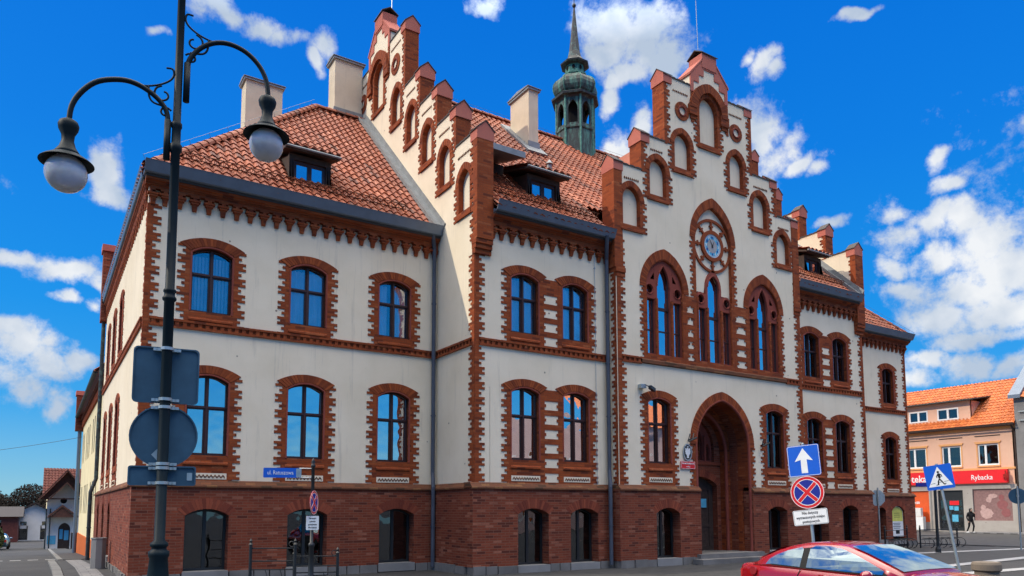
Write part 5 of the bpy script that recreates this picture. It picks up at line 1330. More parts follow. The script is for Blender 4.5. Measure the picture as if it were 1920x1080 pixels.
g = G(); g.x = m; g.tube([(-.05, 0, .05), (0, 0, .05)], .01, 6); g.obj("bracket", M['black'], o)
# octagonal sign back in front of the poster window
sp8 = Vector((30.5, 18.3, 0)); g = G(); g.tube([sp8, sp8+Vector((0, 0, 2.6))], .035, 8); o = g.obj("sign_pole", M['steel']); tag(o, "grey pole before the yellow poster window", "sign pole")
m = xf(sp8+Vector((0, 0, 2.16)), R(-32)); g = G(); g.x = m; g.plate([[(.34*math.cos(PI/8+k*PI/4), .36*math.sin(PI/8+k*PI/4)) for k in range(8)]], -.04, -.05, PZ); o = g.obj("octagonal_sign", M['steel']); tag(o, "pale grey back of an eight-sided sign beside the yellow poster", "road sign")
g = G(); g.x = m; g.lathe([(.045, -.05), (.045, .05)], (0, 0, 0), 10); g.obj("clamp", M['steel'], o)
# poster in the window
g = G(); g.plate([opening(32.77, 33.73, .42, 1.58, 1.80)], .03, .02, PA); o = g.obj("poster", M['white']); tag(o, "yellow and white poster filling the last ground floor window", "poster")
g = G(); g.plate([opening(32.80, 33.70, 1.12, 1.58, 1.78)], .034, .03, PA); g.obj("yellow_area", M['yellowposter'], o)
g = G()
for i in range(4): g.plate([[(32.9+.04*(i % 2), 1.02-.075*i), (33.5-.05*(i % 2), 1.02-.075*i), (33.5-.05*(i % 2), 1.045-.075*i), (32.9+.04*(i % 2), 1.045-.075*i)]], .036, .03, PA)
for i in range(3): g.plate([[(33.0, 1.3+.09*i), (33.45, 1.3+.09*i), (33.45, 1.32+.09*i), (33.0, 1.32+.09*i)]], .038, .03, PA)
g.plate([[(33.1, .55), (33.4, .55), (33.4, .7), (33.1, .7)]], .036, .03, PA); g.obj("printing", M['ink'], o)

# ---- railings / bicycle stands
def rail(name, a, b, h, label, group, hoops=0):
    a, b = Vector(a), Vector(b); d = (b-a); n_ = d.length; d.normalize(); e = empty(name, a, label, "railing", group)
    for p in (a, b):
        g = G(); g.lathe([(.035, 0), (.035, h), (.05, h+.01), (.02, h+.05), (.035, h+.09), (0, h+.15)], p, 8); g.obj("post", M['black'], e)
    for z in (h*.92, h*.62, h*.42, h*.1):
        g = G(); g.tube([a+Vector((0, 0, z)), b+Vector((0, 0, z))], .014, 6); g.obj("bar", M['black'], e)
    k = max(3, int(n_/.28))
    for i in range(1, k):
        g = G(); p = a+d*(n_*i/k); g.tube([p+Vector((0, 0, h*.1)), p+d*.05+Vector((0, 0, h*.25)), p+Vector((0, 0, h*.42))], .009, 5); g.obj("baluster", M['black'], e)
    if hoops:
        for i in range(hoops):
            g = G(); p = a+d*(n_*(i+.5)/hoops); q = Vector((-d.y, d.x, 0)); g.tube([p+q*.05+Vector((0, 0, .42))]+[p-q*(.25+.25*math.sin(t))+Vector((0, 0, .21+.21*math.cos(t))) for t in (.3, .9, 1.57, 2.3, 2.9)], .016, 6); g.obj("hoop", M['black'], e)
    else:
        g = G(); c = a+d*(n_*.92)+Vector((0, 0, h*1.02)); g.tube([c+d*(.06*math.cos(t))+Vector((0, 0, .06*math.sin(t))) for t in [i*.6 for i in range(12)]], .01, 5); g.obj("scroll", M['black'], e)
rail("iron_railing", (3.99, 16.95, 0), (4.83, 16.45, 0), .93, "low black iron railing standing left of the street name post", None)
rail("iron_railing", (4.86, 16.6, 0), (5.75, 16.3, 0), .72, "lower black iron railing behind the street name post", None)
rail("bicycle_stand", (29.7, 17.6, 0), (31.9, 17.9, 0), .85, "black bicycle stand with hoops beneath the yellow poster", None, 5)
rail("bicycle_stand", (32.2, 17.5, 0), (34.9, 17.3, 0), .85, "black bicycle stand at the building's far right corner", None, 6)

# ---- litter bin beside the side wall
g = G(); g.x = Matrix.Translation((1.48, 24.1, 0)); g.lathe([(.19, 0), (.20, .02), (.20, .88), (.215, .89), (.215, .93), (.16, .93), (.15, .80)], (0, 0, 0), 8, PI/8); o = g.obj("litter_bin", M['sill']); tag(o, "grey concrete litter bin against the left side wall", "litter bin")
# ---- bollard
bo = empty("bollard", (13.07, 6.05, 0), "weathered round concrete bollard with a rounded cap, bottom right", "bollard")
g = G(); g.lathe([(.20, 0), (.20, .62), (.175, .635), (.175, .67), (.195, .685)], (13.07, 6.05, 0), 28); g.obj("shaft", M['concrete'], bo, smooth=False)
g = G(); g.lathe([(.195, .685), (.215, .70), (.215, .79), (.20, .825), (.15, .835), (.0, .84)], (13.07, 6.05, 0), 28); g.obj("cap", M['concrete'], bo, smooth=False)

# ---- things on the wall of the hall
g = G(); g.box(15.05, YC-.16, 5.33, 15.25, YC, 5.45); o = g.obj("camera_box", M['steel']); tag(o, "small grey junction box of the wall camera above the first porch window", "junction box")
m = xf((15.42, YC-.22, 5.33), R(20), R(12)); g = G(); g.x = m; g.box(-.14, -.05, -.05, .16, .05, .05); g.tube([(-.14, 0, 0), (-.26, .12, .05)], .015, 6); o = g.obj("security_camera", M['black']); tag(o, "black security camera on the wall left of the clock gable windows", "camera")
for x, lb in ((17.12, "small black floodlight above the oval eagle plaque"), (20.62, "small black floodlight right of the pointed porch arch")):
    g = G(); g.tube([(x, YC, 3.86), (x-.02, YC-.2, 3.90)], .018, 6); g.tube([(x-.14, YC-.18, 3.80), (x+.12, YC-.26, 3.93)], .03, 8); g.tube([(x+.0, YC-.2, 3.88), (x+.16, YC-.1, 4.08)], .014, 6); g.tube([(x-.1, YC-.12, 3.86), (x-.05, YC-.14, 4.05)], .014, 6)
    o = g.obj("floodlight", M['black']); tag(o, lb, "floodlight", "floodlights beside the porch")
g = G(); ov = lambda k, n=32: [(17.05+.19*k*math.cos(2*PI*i/n), 3.47+.27*k*math.sin(2*PI*i/n)) for i in range(n)]
g.plate([ov(1), ov(.86)], .05, .02, PCf); o = g.obj("eagle_plaque", M['steel']); tag(o, "oval plaque with a white crowned eagle left of the porch", "plaque")
g = G(); g.plate([ov(.86)], .045, .02, PCf); g.obj("field", M['darkslab'], o)
g = G(); ex, ez = 17.05, 3.46
half = [(0, .16), (.02, .155), (.03, .13), (.018, .11), (.025, .09), (.06, .13), (.10, .145), (.105, .10), (.10, .05), (.115, .03), (.095, .0), (.10, -.03), (.075, -.05), (.06, -.08), (.035, -.05), (.05, -.10), (.03, -.115), (.045, -.16), (0, -.17)]
g.plate([[(ex+x, ez+z) for x, z in half]+[(ex-x, ez+z) for x, z in half[::-1][1:-1]]], .055, .03, PCf)
g.plate([[(ex-.03, ez+.17), (ex+.03, ez+.17), (ex+.035, ez+.205), (ex+.015, ez+.185), (ex, ez+.21), (ex-.015, ez+.185), (ex-.035, ez+.205)]], .055, .03, PCf); g.obj("eagle", M['white'], o)
g = G(); g.plate([rrect(.62, .24, .01, 17.06, 3.07)], .045, .02, PCf); o = g.obj("red_plaque", M['red']); tag(o, "red rectangular name plate with white writing under the eagle plaque", "plaque")
g = G(); g.plate([rrect(.60, .22, .008, 17.06, 3.07), rrect(.585, .205, .006, 17.06, 3.07)], .048, .04, PCf); g.obj("border", M['white'], o)
text_obj("lettering", "PROKURATURA REJONOWA", .058, M['white'], (17.06, YC-.048, 3.115), (PI/2, 0, 0), o, sx=.72, off=.001); text_obj("lettering", "w Piszu", .052, M['white'], (17.06, YC-.048, 3.02), (PI/2, 0, 0), o, off=.001)

# ================================================================ pavements and markings
def strip(name, pts, mat, dz, sub_=1):
    g = G(); g.add([(x, y, gz(x, y)+dz) for x, y in pts], [tuple(range(len(pts)))]); return struct(g.obj(name, mat, recalc=False))
def ribbon(name, x0, x1, ys, mat, dz, thick=0, xo=lambda y: 0):
    g = G(); vs = []; n = len(ys)
    for y in ys:
        for x in (x0+xo(y), x1+xo(y)): vs.append((x, y, gz(x, y)+dz))
    fs = [(2*i, 2*i+1, 2*i+3, 2*i+2) for i in range(n-1)]
    if thick:
        k = len(vs); vs += [(x, y, z-thick) for x, y, z in vs]
        fs += [(k+2*i, k+2*i+2, 2*i+2, 2*i) for i in range(n-1)]+[(k+2*i+1, 2*i+1, 2*i+3, k+2*i+3) for i in range(n-1)]+[(0, 1, k+1, k), (2*n-2, 2*n-1, k+2*n-1, k+2*n-2)]
    g.add(vs, fs); return struct(g.obj(name, mat))
YS = [14.5, 18, 22, 25, 27, 30, 33.2]
ribbon("pavement", .62, 1.95, YS, M['darkslab'], .060, .1); ribbon("kerb", .38, .60, YS, M['kerb'], .072, .12); ribbon("paving_strip", .95, 1.45, YS, M['slab'], .066, .01)
ribbon("pavement", .9, 1.95, [34.6, 40, 49, 58, 70], M['darkslab'], .05, .1); ribbon("kerb", .72, .90, [34.6, 40, 49, 58, 70], M['kerb'], .06, .12)
g = G(); g.box(1.98, 11.5, -.05, 36.5, 16.2, .012); struct(g.obj("pavement", M['slab'] if False else M['darkslab']))
ribbon("kerb", -6.2, -6.0, [20, 25, 40, 60, 80, 120], M['kerb'], .10, .12)
for i in range(7): x = -3.4+i*.62; strip("crossing_mark", [(x, 36.9), (x+.38, 36.9), (x+.38, 37.5), (x, 37.5)], M['paint'], .006)
# markings on the square at the right
for (a_, b_) in (((25.0, 15.6), (36.5, 14.2)), ((22.0, 11.3), (31.5, 12.0)), ((19.2, 9.8), (27.0, 9.4))):
    a2 = Vector(a_); b2 = Vector(b_)
    dv = Vector((.1, .42)); strip("crossing_mark", [tuple(a2), tuple(b2), tuple(b2+dv), tuple(a2+dv)], M['paint'], .018)
g = G(); g.box(36, 8, -.05, 55.5, 31, .04); 
struct(g.obj("square", M['darkslab']))
ribbon("pavement", 52.6, 56.0, [0, 10, 20, 25, 34], M['slab'], .11, .12)

# ================================================================ side street: yellow annex
an = empty("annex", (2.0, 41, gz(2, 41)), "long pale yellow annex with orange base along the side street", "building")
PN = Px(1.95)
aw = []
for y in (35.0, 36.3, 37.6, 38.9, 41.6, 42.9, 44.2, 46.6, 47.7): aw.append(y)
hol = [[(y, a_), (y+.62, a_), (y+.62, b_), (y, b_)] for y in aw for a_, b_ in ((1.55, 3.0), (4.3, 5.95))]
g = G(); g.plate([[(32.6, .44), (49.2, .44), (49.2, 7.1), (32.6, 7.1)]]+hol, 0, -.3, PN); g.obj("wall", M['yellow'], an)
g = G(); g.plate([[(32.6, -1.2), (49.2, -1.2), (49.2, .44), (32.6, .44)]], .05, -.3, PN); g.obj("base", M['orangeplinth'], an)
for y in aw:
    for a_, b_ in ((1.55, 3.0), (4.3, 5.95)):
        g = G(); g.plate([[(y, a_), (y+.62, a_), (y+.62, b_), (y, b_)], [(y+.06, a_+.06), (y+.29, a_+.06), (y+.29, b_-.06), (y+.06, b_-.06)], [(y+.34, a_+.06), (y+.56, a_+.06), (y+.56, b_-.06), (y+.34, b_-.06)]], -.16, -.24, PN); w_ = g.obj("window", M['wood'], an)
        g = G(); g.plate([[(y, a_), (y+.62, a_), (y+.62, b_), (y, b_)]], -.24, -.245, PN); g.obj("pane", M['glassd'], w_)
g = G(); g.box(2.3, 32.6, -1, 9, 49.1, 7.0); g.obj("core", M['yellow'], an)
tile_roof("roof", (1.6, 49.3, 7.1), (0, -1, 0), (3.6, 0, 3.4), [(0, 0), (17, 0), (17, 4.95), (0, 4.95)], M['tile'], an)
g = G(); g.tube([(1.6, 32.6, 7.1), (1.6, 49.3, 7.1)], .09, 8); g.obj("gutter", M['copperd'], an)
g = G(); g.tube([(1.72, 49.2, 7.05), (1.78, 49.2, 6.6), (1.80, 49.2, -1.0)], .10, 8); g.obj("downpipe", M['zinc'], an)
g = G(); g.box(1.55, 49.0, 6.3, 2.2, 49.8, 8.35); pr_ = g.obj("gable_pier", M['brick'], an); g = G(); g.box(1.5, 48.95, 8.35, 2.25, 49.85, 8.6); g.obj("cap", M['pinkcap'], pr_)
g = G()
for i in range(40): g.plate([[(32.8+i*.42, 6.45), (33.0+i*.42, 6.45), (33.0+i*.42, 6.85), (32.8+i*.42, 6.85)]], .09, 0, PN)
g.plate([[(32.6, 6.85), (49.2, 6.85), (49.2, 7.05), (32.6, 7.05)]], .14, 0, PN); g.obj("cornice", M['trim'], an)
# service cable across the street
g = G(); g.tube([(-14+ (15.9*i/12), 49.2-.02*i, 3.4+.16*i+.6*((i-6)/6)**2) for i in range(13)], .012, 5); tag(g.obj("overhead_cable", M['black']), "thin black cable strung across the side street to the annex", "cable")

# ---- small gabled house at the end of the annex
hx, hy, hz = .55, 71.5, gz(0, 71.5)
hs_ = empty("timber_gabled_house", (hx+1.3, hy, hz), "small white house with steep tiled roof and timber gable beyond the annex", "house")
Ph = Py(hy)
g = G(); g.plate([[(hx, hz), (hx+.87, hz), (hx+.87, hz+1.6)]+arch(hx+.87, hx+1.72, hz+1.6, hz+2.13, 10)+[(hx+1.72, hz), (hx+2.6, hz), (hx+2.6, hz+4.2), (hx+1.3, hz+5.6), (hx, hz+4.2)], disc(.24, 20, hx+1.15, hz+3.95)], 0, -.3, Ph); g.obj("gable_wall", M['whitewall'], hs_)
g = G(); g.box(hx, hy+.3, hz, hx+2.6, hy+9, hz+4.2); g.obj("side_wall", M['yellow'], hs_)
g = G(); g.plate([disc(.24, 20, hx+1.15, hz+3.95)], -.1, -.12, Ph); g.obj("round_window", M['ghostin'], hs_)
g = G(); g.plate([[(hx+.87, hz), (hx+.87, hz+1.6)]+arch(hx+.87, hx+1.72, hz+1.6, hz+2.13, 10)+[(hx+1.72, hz)]], -.15, -.2, Ph); d_ = g.obj("door", M['darkwood'], hs_)
g = G(); g.plate([[(hx+.97, hz+.8), (hx+1.2, hz+.8), (hx+1.2, hz+1.6), (hx+.97, hz+1.6)]], -.14, -.15, Ph); g.obj("notice", M['paleblue'], d_)
g = G(); g.plate([[(hx+1.3, hz+.7), (hx+1.62, hz+.7), (hx+1.62, hz+1.5), (hx+1.3, hz+1.5)]], -.14, -.15, Ph); g.obj("notice", M['paleblue'], d_)
g = G(); g.plate([rrect(.6, .7, .02, hx+.42, hz+.75)], .04, 0, Ph); g.obj("notice", M['paleblue'], hs_)
g = G(); g.plate([[(hx+1.8, hz), (hx+2.62, hz), (hx+2.62, hz+1.3), (hx+1.8, hz+1.3)]], .05, 0, Ph); g.obj("timber_base", M['darkwood'], hs_)
def gable_roof(e, x0, x1, xc, zl, zt, y0, y1, mat, ov=.0, th=.16, name="roof"):
    g = G()
    for xe_, s_ in ((x0, -1), (x1, 1)):
        g.loft([[(xe_, y, zl), (xc, y, zt), (xc, y, zt+th), (xe_, y, zl+th)] for y in (y0, y1)])
    return g.obj(name, mat, e)
gable_roof(hs_, hx-.62, hx+3.2, hx+1.3, hz+3.95, hz+6.35, hy-1.3, hy+.4, M['brownwood'])
gable_roof(hs_, hx-.10, hx+2.7, hx+1.3, hz+3.75, hz+5.35, hy-1.35, hy-.6, M['brownwood'], th=.12, name="inner_bargeboard")
g = G(); g.plate([[(hx-.5, hz+4.05), (hx+3.1, hz+4.05), (hx+1.3, hz+6.3)], [(hx+.05, hz+4.15), (hx+1.3, hz+5.35), (hx+2.55, hz+4.15)]], .55, .4, Ph); g.obj("gable_boards", M['brownwood'], hs_)
V_ = Vector((0, 2.9, 2.7)); tile_roof("roof", (hx-.35, hy+.6, hz+4.1), (1, 0, 0), V_, [(0, 0), (3.3, 0), (3.3, V_.length), (0, V_.length)], M['dtile'], hs_)
gable_roof(hs_, hx+.08, hx+2.2, hx+1.05, hz+2.55, hz+3.45, hy-1.3, hy+.0, M['brownwood'], name="porch_roof")
g = G(); g.plate([[(hx+.2, hz+2.6), (hx+2.0, hz+2.6), (hx+1.05, hz+3.4)]], 1.2, 1.1, Ph); g.obj("porch_gable", M['brownwood'], hs_)
for x in (hx-.02, hx+.25): g = G(); g.tube([(x, hy-.2, hz+3.3), (x, hy-.2, hz)], .05, 6); g.obj("downpipe", M['copperd'], hs_)

# ---- far houses, hedge, wall and parked car
def far_house(x, y, w, d, h, rh, wall, roof, label, gable=True, wins=2):
    z = gz(x, y); e = empty("far_house", (x, y, z), label, "house")
    P = Py(y); pts = [(x, z), (x+w, z), (x+w, z+h)]+([(x+w/2, z+h+rh)] if gable else [])+[(x, z+h)]
    holes_ = []
    for i in range(wins): c = x+w*(i+1)/(wins+1); holes_ += [[(c-.35, z+h*.58), (c+.35, z+h*.58), (c+.35, z+h*.58+.9), (c-.35, z+h*.58+.9)], [(c-.5, z+.1), (c+.5, z+.1), (c+.5, z+1.9), (c-.5, z+1.9)]]
    g = G(); g.plate([pts]+holes_, 0, -.3, P); g.box(x+.01, y+.3, z, x+w-.01, y+d, z+h); g.obj("wall", wall, e)
    for hh in holes_: g = G(); g.plate([hh], -.15, -.2, P); g.obj("window", M['glassd'], e)
    if gable: gable_roof(e, x-.5, x+w+.5, x+w/2, z+h-.3, z+h+rh+.1, y-.6, y+d+.5, roof)
    else:
        g = G(); g.loft([[(xx, y-.5, z+h), (xx, y+d/2, z+h+rh), (xx, y+d+.5, z+h), (xx, y+d/2, z+h-.1)] for xx in (x-.5, x+w+.5)]); g.obj("roof", roof, e)
far_house(-3.9, 112, 7.0, 8, 2.6, 2.0, M['whitewall'], M['darkwood'], "far white house with dark gabled roof where the side street ends", True, 2)
far_house(-12, 105, 10, 8, 3.0, 1.2, M['dtile'], M['slate'], "far low grey house with flat dark roof at the left edge of the photo", False, 4)
far_house(-30, 122, 22, 9, 4.2, 1.8, M['greywall'], M['tile'], "far long house behind the low grey one, mostly outside the left edge", False, 6)
def bush(name, c, sx, sy, sz, n, mat, sz_leaf=.12, seed=1):
    rr = random.Random(seed); g = G()
    for i in range(n):
        while 1:
            p = Vector((rr.uniform(-1, 1), rr.uniform(-1, 1), rr.uniform(-1, 1)))
            if p.length < 1: break
        q = Vector((c[0]+p.x*sx, c[1]+p.y*sy, c[2]+p.z*sz)); a = Vector((rr.gauss(0, 1), rr.gauss(0, 1), rr.gauss(0, 1))).normalized(); b_ = a.orthogonal().normalized(); s_ = sz_leaf*rr.uniform(.5, 1.2)
        g.add([q-a*s_, q+b_*s_*.6, q+a*s_, q-b_*s_*.6], [(0, 1, 2, 3)], rr.random())
    return g.obj(name, mat, recalc=False)
o = bush("hedge", (-3.6, 74, gz(0, 74)+.9), 1.3, 7, 1.3, 5000, M['leaf'], .16); tag(o, "dark overgrown hedge along the left side of the side street", "hedge")
g = G(); g.box(-4.5, 60, gz(0, 62)-.2, -2.9, 60.4, gz(0, 60)+.95); g.box(-4.5, 59.95, gz(0, 60)+.95, -2.86, 60.45, gz(0, 60)+1.02); tag(g.obj("garden_wall", M['whitewall']), "low white garden wall in front of the hedge at the left edge", "wall")
def bare_tree(x, y, h, seed, label, leafy=.0):
    rr = random.Random(seed); z = gz(x, y); e = empty("bare_tree", (x, y, z), label, "tree", "trees beyond the side street"); g = G()
    def br(p, d, l, r, k):
        n = 3; pts = [p]
        for i in range(n):
            d = (d+Vector((rr.gauss(0, .16), rr.gauss(0, .16), rr.gauss(.04, .08)))).normalized(); pts.append(pts[-1]+d*l/n)
        g.tube(pts, r, 5 if k < 2 else 3, r*.55, cap=False)
        if k < 5:
            for j in range(rr.choice((3, 4)) if k else 6):
                t = rr.uniform(.35, 1); q = pts[min(n, int(t*n)+0)]
                nd = (d*.7+Vector((rr.gauss(0, .6), rr.gauss(0, .6), rr.gauss(.15, .35)))).normalized()
                br(q, nd, l*rr.uniform(.55, .75), max(r*.5, .018), k+1)
    br(Vector((x, y, z)), Vector((0, 0, 1)), h*.42, h*.03, 0)
    g.obj("branches", M['bark'], e, recalc=False)
    if leafy:
        o = bush("twigs", (x, y, z+h*.62), h*.34, h*.34, h*.33, int(9000*leafy), M['bark'], .15, seed); put(o, e)
bare_tree(-9.5, 128, 7.3, 3, "bare tree at the left edge of the photo", .25)
bare_tree(-4.6, 124, 6.6, 4, "loose bare tree above the far white house's left gable", .6)
bare_tree(-1.0, 126, 8.2, 5, "tallest bare tree close to the small gabled house roof", .7)
bare_tree(1.8, 120, 7.3, 9, "bare tree half hidden by the small gabled house", .5)
bare_tree(-15, 130, 7.9, 11, "bare tree outermost on the left beyond the grey house", .3)
bare_tree(-6.9, 132, 8.2, 14, "thin bare tree between the two far houses", .35)
o = bush("undergrowth", (-8, 117, gz(0, 117)+1.9), 13, 3, 2.6, 9000, M['leaf'], .26, 5); o["kind"] = "stuff"; o["label"] = "brown undergrowth behind the far houses"; o["category"] = "undergrowth"

# ================================================================ pink house with the chemist's shop
ph = empty("pink_shop_house", (57, 27, 0), "pink house with orange tiled roof and a shop on its ground floor", "house")
PX = 55.6; PP = Px(PX)
rotx = Matrix(((0, 0, -1), (-1, 0, 0), (0, 1, 0)))
Y0, Y1 = 23.35, 36.0
wn = [(24.50, 25.84), (26.98, 28.30), (29.45, 30.80), (31.9, 33.2)]
hol = [[(a_, 4.70), (b_, 4.70), (b_, 6.18), (a_, 6.18)] for a_, b_ in wn]
g = G(); g.plate([[(Y0, 3.35), (Y1, 3.35), (Y1, 7.5), (Y0, 7.5)]]+hol, 0, -.3, PP); g.obj("wall", M['pinkwall'], ph)
shop = [[(23.85, .85), (26.35, .85), (26.35, 3.05), (23.85, 3.05)], [(27.0, .1), (28.75, .1), (28.75, 3.0), (27.0, 3.0)], [(29.4, .7), (35, .7), (35, 3.0), (29.4, 3.0)]]
g = G(); g.plate([[(Y0, .0), (Y1, .0), (Y1, 3.35), (Y0, 3.35)]]+shop, .03, -.3, PP); g.obj("shop_front", M['greywall'], ph)
g = G(); g.plate([[(Y0, 7.15), (Y1, 7.15), (Y1, 7.55), (Y0, 7.55)]], .06, 0, PP); g.plate([[(Y0, 4.38), (Y1, 4.38), (Y1, 4.52), (Y0, 4.52)]], .05, 0, PP)
g.obj("orange_band", M['peach'], ph)
for a_, b_ in wn:
    g = G(); m_ = b_-.48
    g.plate([[(a_, 4.70), (b_, 4.70), (b_, 6.18), (a_, 6.18)], [(a_+.08, 4.8), (m_-.07, 4.8), (m_-.07, 6.1), (a_+.08, 6.1)], [(m_+.07, 4.8), (b_-.08, 4.8), (b_-.08, 6.1), (m_+.07, 6.1)]], -.06, -.14, PP); w_ = g.obj("window", M['white'], ph)
    g = G(); g.plate([[(a_, 4.70), (b_, 4.70), (b_, 6.18), (a_, 6.18)]], -.1, -.105, PP); g.obj("pane", M['glassd'], w_)
    g = G(); g.plate([[(a_-.12, 6.22), (b_+.12, 6.22), (b_+.2, 6.36), (a_-.2, 6.36)]], .06, 0, PP); g.plate([[(a_-.08, 4.58), (b_+.08, 4.58), (b_+.08, 4.68), (a_-.08, 4.68)]], .08, 0, PP)
    for q in (a_-.1, b_+.02): g.plate([[(q, 4.72), (q+.08, 4.72), (q+.08, 6.2), (q, 6.2)]], .02, 0, PP)
    g.obj("surround", M['peach'], w_)
    g = G(); g.plate([[(a_-.15, 6.74), (b_+.15, 6.74), (b_+.15, 6.79), (a_-.15, 6.79)]], .04, 0, PP); g.obj("label_strip", M['darkwood'], w_)
    g = G(); g.box(PX+.35, a_, 5.4 if a_ > 26 and a_ < 28 else 4.7, PX+.38, a_+.8, 6.15); g.obj("blind", M['yellow'] if 26 < a_ < 28 else M['curtain'], w_)
g = G(); g.box(PX+.6, Y0+.1, 0, PX+8, Y1, 7.4); g.obj("core", M['ghostin'], ph)
g = G(); g.plate([[(PX-.0, 0), (PX+9, 0), (PX+9, 7.5), (PX+4.5, 11.5), (PX, 7.5)]], 0, -.25, Py(Y0)); g.obj("end_wall", M['greywall'], ph)
V_ = Vector((4.6, 0, 3.75)); tile_roof("roof", (PX-.45, Y1, 7.45), (0, -1, 0), V_, [(0, 0), (Y1-Y0+.1, 0), (Y1-Y0+.1, V_.length), (0, V_.length)], M['otile'], ph, col=.26, row=.36)
g = G(); g.add([(PX+9.4, Y0-.1, 7.45), (PX+9.4, Y1, 7.45), (PX+4.15, Y1, 11.2), (PX+4.15, Y0-.1, 11.2)], [(0, 1, 2, 3)]); g.obj("rear_roof", M['otile'], ph)
g = G(); g.loft([[(PX-.5, y, 7.42), (PX-.62, y, 7.5), (PX-.58, y, 7.34), (PX-.45, y, 7.3)] for y in (Y0-.1, Y1)]); g.obj("gutter", M['darkwood'], ph)
g = G(); g.tube([(PX-.5, Y0+.1, 7.35), (PX-.1, Y0+.05, 6.9), (PX-.1, Y0+.05, .1)], .07, 8); g.obj("downpipe", M['darkwood'], ph)
# wide dormer
dw = [(27.15, 28.65), (29.35, 30.75), (31.6, 33)]; PDm = Px(PX+.35)
g = G(); g.plate([[(26.35, 7.9), (35, 7.9), (35, 9.45), (26.35, 9.45)]]+[[(a_, 8.18), (b_, 8.18), (b_, 9.02), (a_, 9.02)] for a_, b_ in dw], 0, -.2, PDm); g.plate([[(PX+.4, 7.9), (PX+2.6, 9.45), (PX+.4, 9.45)]], 0, -.1, Py(26.35)); dm = g.obj("dormer", M['pinkwall'], ph)
for a_, b_ in dw:
    g = G(); m_ = (a_+b_)/2; g.plate([[(a_, 8.18), (b_, 8.18), (b_, 9.02), (a_, 9.02)], [(a_+.09, 8.27), (m_-.07, 8.27), (m_-.07, 8.93), (a_+.09, 8.93)], [(m_+.07, 8.27), (b_-.09, 8.27), (b_-.09, 8.93), (m_+.07, 8.93)]], .02, -.1, PDm); g.obj("window_frame", M['white'], dm)
    g = G(); g.plate([[(a_, 8.18), (b_, 8.18), (b_, 9.02), (a_, 9.02)]], -.05, -.055, PDm); g.obj("pane", M['glassd'], dm)
g = G(); g.loft([[(PX-.1, y, 9.42), (PX+3.1, y, 9.9), (PX+3.1, y, 9.98), (PX-.1, y, 9.52)] for y in (25.9, 35)]); g.obj("dormer_roof", M['slate'], ph)
# shop sign, windows, door and poster
g = G(); g.plate([[(23.95, 3.45), (35, 3.45), (35, 4.36), (23.95, 4.36)]], .22, .04, PP); sg_ = g.obj("shop_sign", M['shopred'], ph)
text_obj("lettering", "Apteka", .72, M['white'], (PX-.225, 29.38, 3.86), rotx, sg_, align='RIGHT', sx=.92, off=.012)
text_obj("lettering", "Gemini", .72, M['white'], (PX-.225, 29.15, 3.86), rotx, sg_, align='LEFT', sx=.80, off=.012)
text_obj("lettering", "Rybacka", .50, M['white'], (PX-.225, 26.30, 3.85), rotx, sg_, align='LEFT', sx=.86, off=.004)
g = G(); g.x = Matrix.Translation((PX-.5, 24.0, 3.9)); g.plate([[(-.12, -.36), (.12, -.36), (.12, -.12), (.36, -.12), (.36, .12), (.12, .12), (.12, .36), (-.12, .36), (-.12, .12), (-.36, .12), (-.36, -.12), (-.12, -.12)]], .06, -.06, lambda u, w, z: (u, -w, z)); g.box(.2, -.03, -.05, .5, .03, .05); g.obj("cross_sign", M['shopred'], sg_)
g = G(); g.plate([shop[0]], -.08, -.12, PP); po = g.obj("poster_window", M['posterback'], ph)
rr = random.Random(4)
def blob(cx, cz, sx, sz, seed, n=18):
    q = random.Random(seed); return [(cx+sx*math.cos(2*PI*i/n)*(1+q.uniform(-.12, .12)), cz+sz*math.sin(2*PI*i/n)*(1+q.uniform(-.12, .12))) for i in range(n)]
g = G()
for k_, (cx, cz, sx, sz) in enumerate(((25.75, 1.75, .16, .20), (25.55, 1.35, .42, .38), (25.35, 2.3, .18, .2), (25.1, 2.55, .3, .16))): g.plate([blob(cx, cz, sx, sz, k_)], -.075+.002*k_, -.09, PP)
g.obj("printed_couple", M['posterpale'], po)
g = G()
for k_, (cx, cz, sx, sz) in enumerate(((24.55, 2.45, .17, .20), (24.5, 1.95, .34, .32), (24.3, 1.4, .3, .3))): g.plate([blob(cx, cz, sx, sz, 10+k_)], -.07+.002*k_, -.09, PP)
g.obj("printed_figure", flat("poster rose", (.28, .10, .10), .5), po)
g = G(); g.plate([shop[2]], -.08, -.12, PP); ob = g.obj("orange_board", M['shoporange'], ph)
for k_, (t_, z_) in enumerate((("apteka czynna", 2.85), ("pon.-pt.  8:00", 2.62))): text_obj("lettering", t_, .17, M['white'], (PX+.075, 31.7, z_), rotx, ob, align='LEFT', off=.003)
for t_, z_ in (("8:00 - 20:00", 2.12), ("8:00 - 16:00", 1.58), ("8:00 - 14:00", 1.08)): text_obj("lettering", t_, .26, M['white'], (PX+.075, 30.15, z_), rotx, ob, align='RIGHT', off=.006)
g = G(); g.plate([shop[1], [(27.15, .3), (27.85, .3), (27.85, 2.3), (27.15, 2.3)], [(27.95, .3), (28.65, .3), (28.65, 2.3), (27.95, 2.3)]], -.1, -.16, PP); dd = g.obj("shop_door", M['black'], ph)
g = G(); g.plate([[(27.1, .2), (28.7, .2), (28.7, 2.9), (27.1, 2.9)]], -.13, -.135, PP); g.obj("pane", M['glassd'], dd)
g = G()
for y_, z_, w_, h_ in ((27.4, 1.55, .3, .3), (27.75, 1.6, .28, .28), (27.45, .75, .42, .5)): g.plate([[(y_, z_), (y_+w_, z_), (y_+w_, z_+h_), (y_, z_+h_)]], -.09, -.1, PP)
g.obj("notice", M['paleblue'], dd)
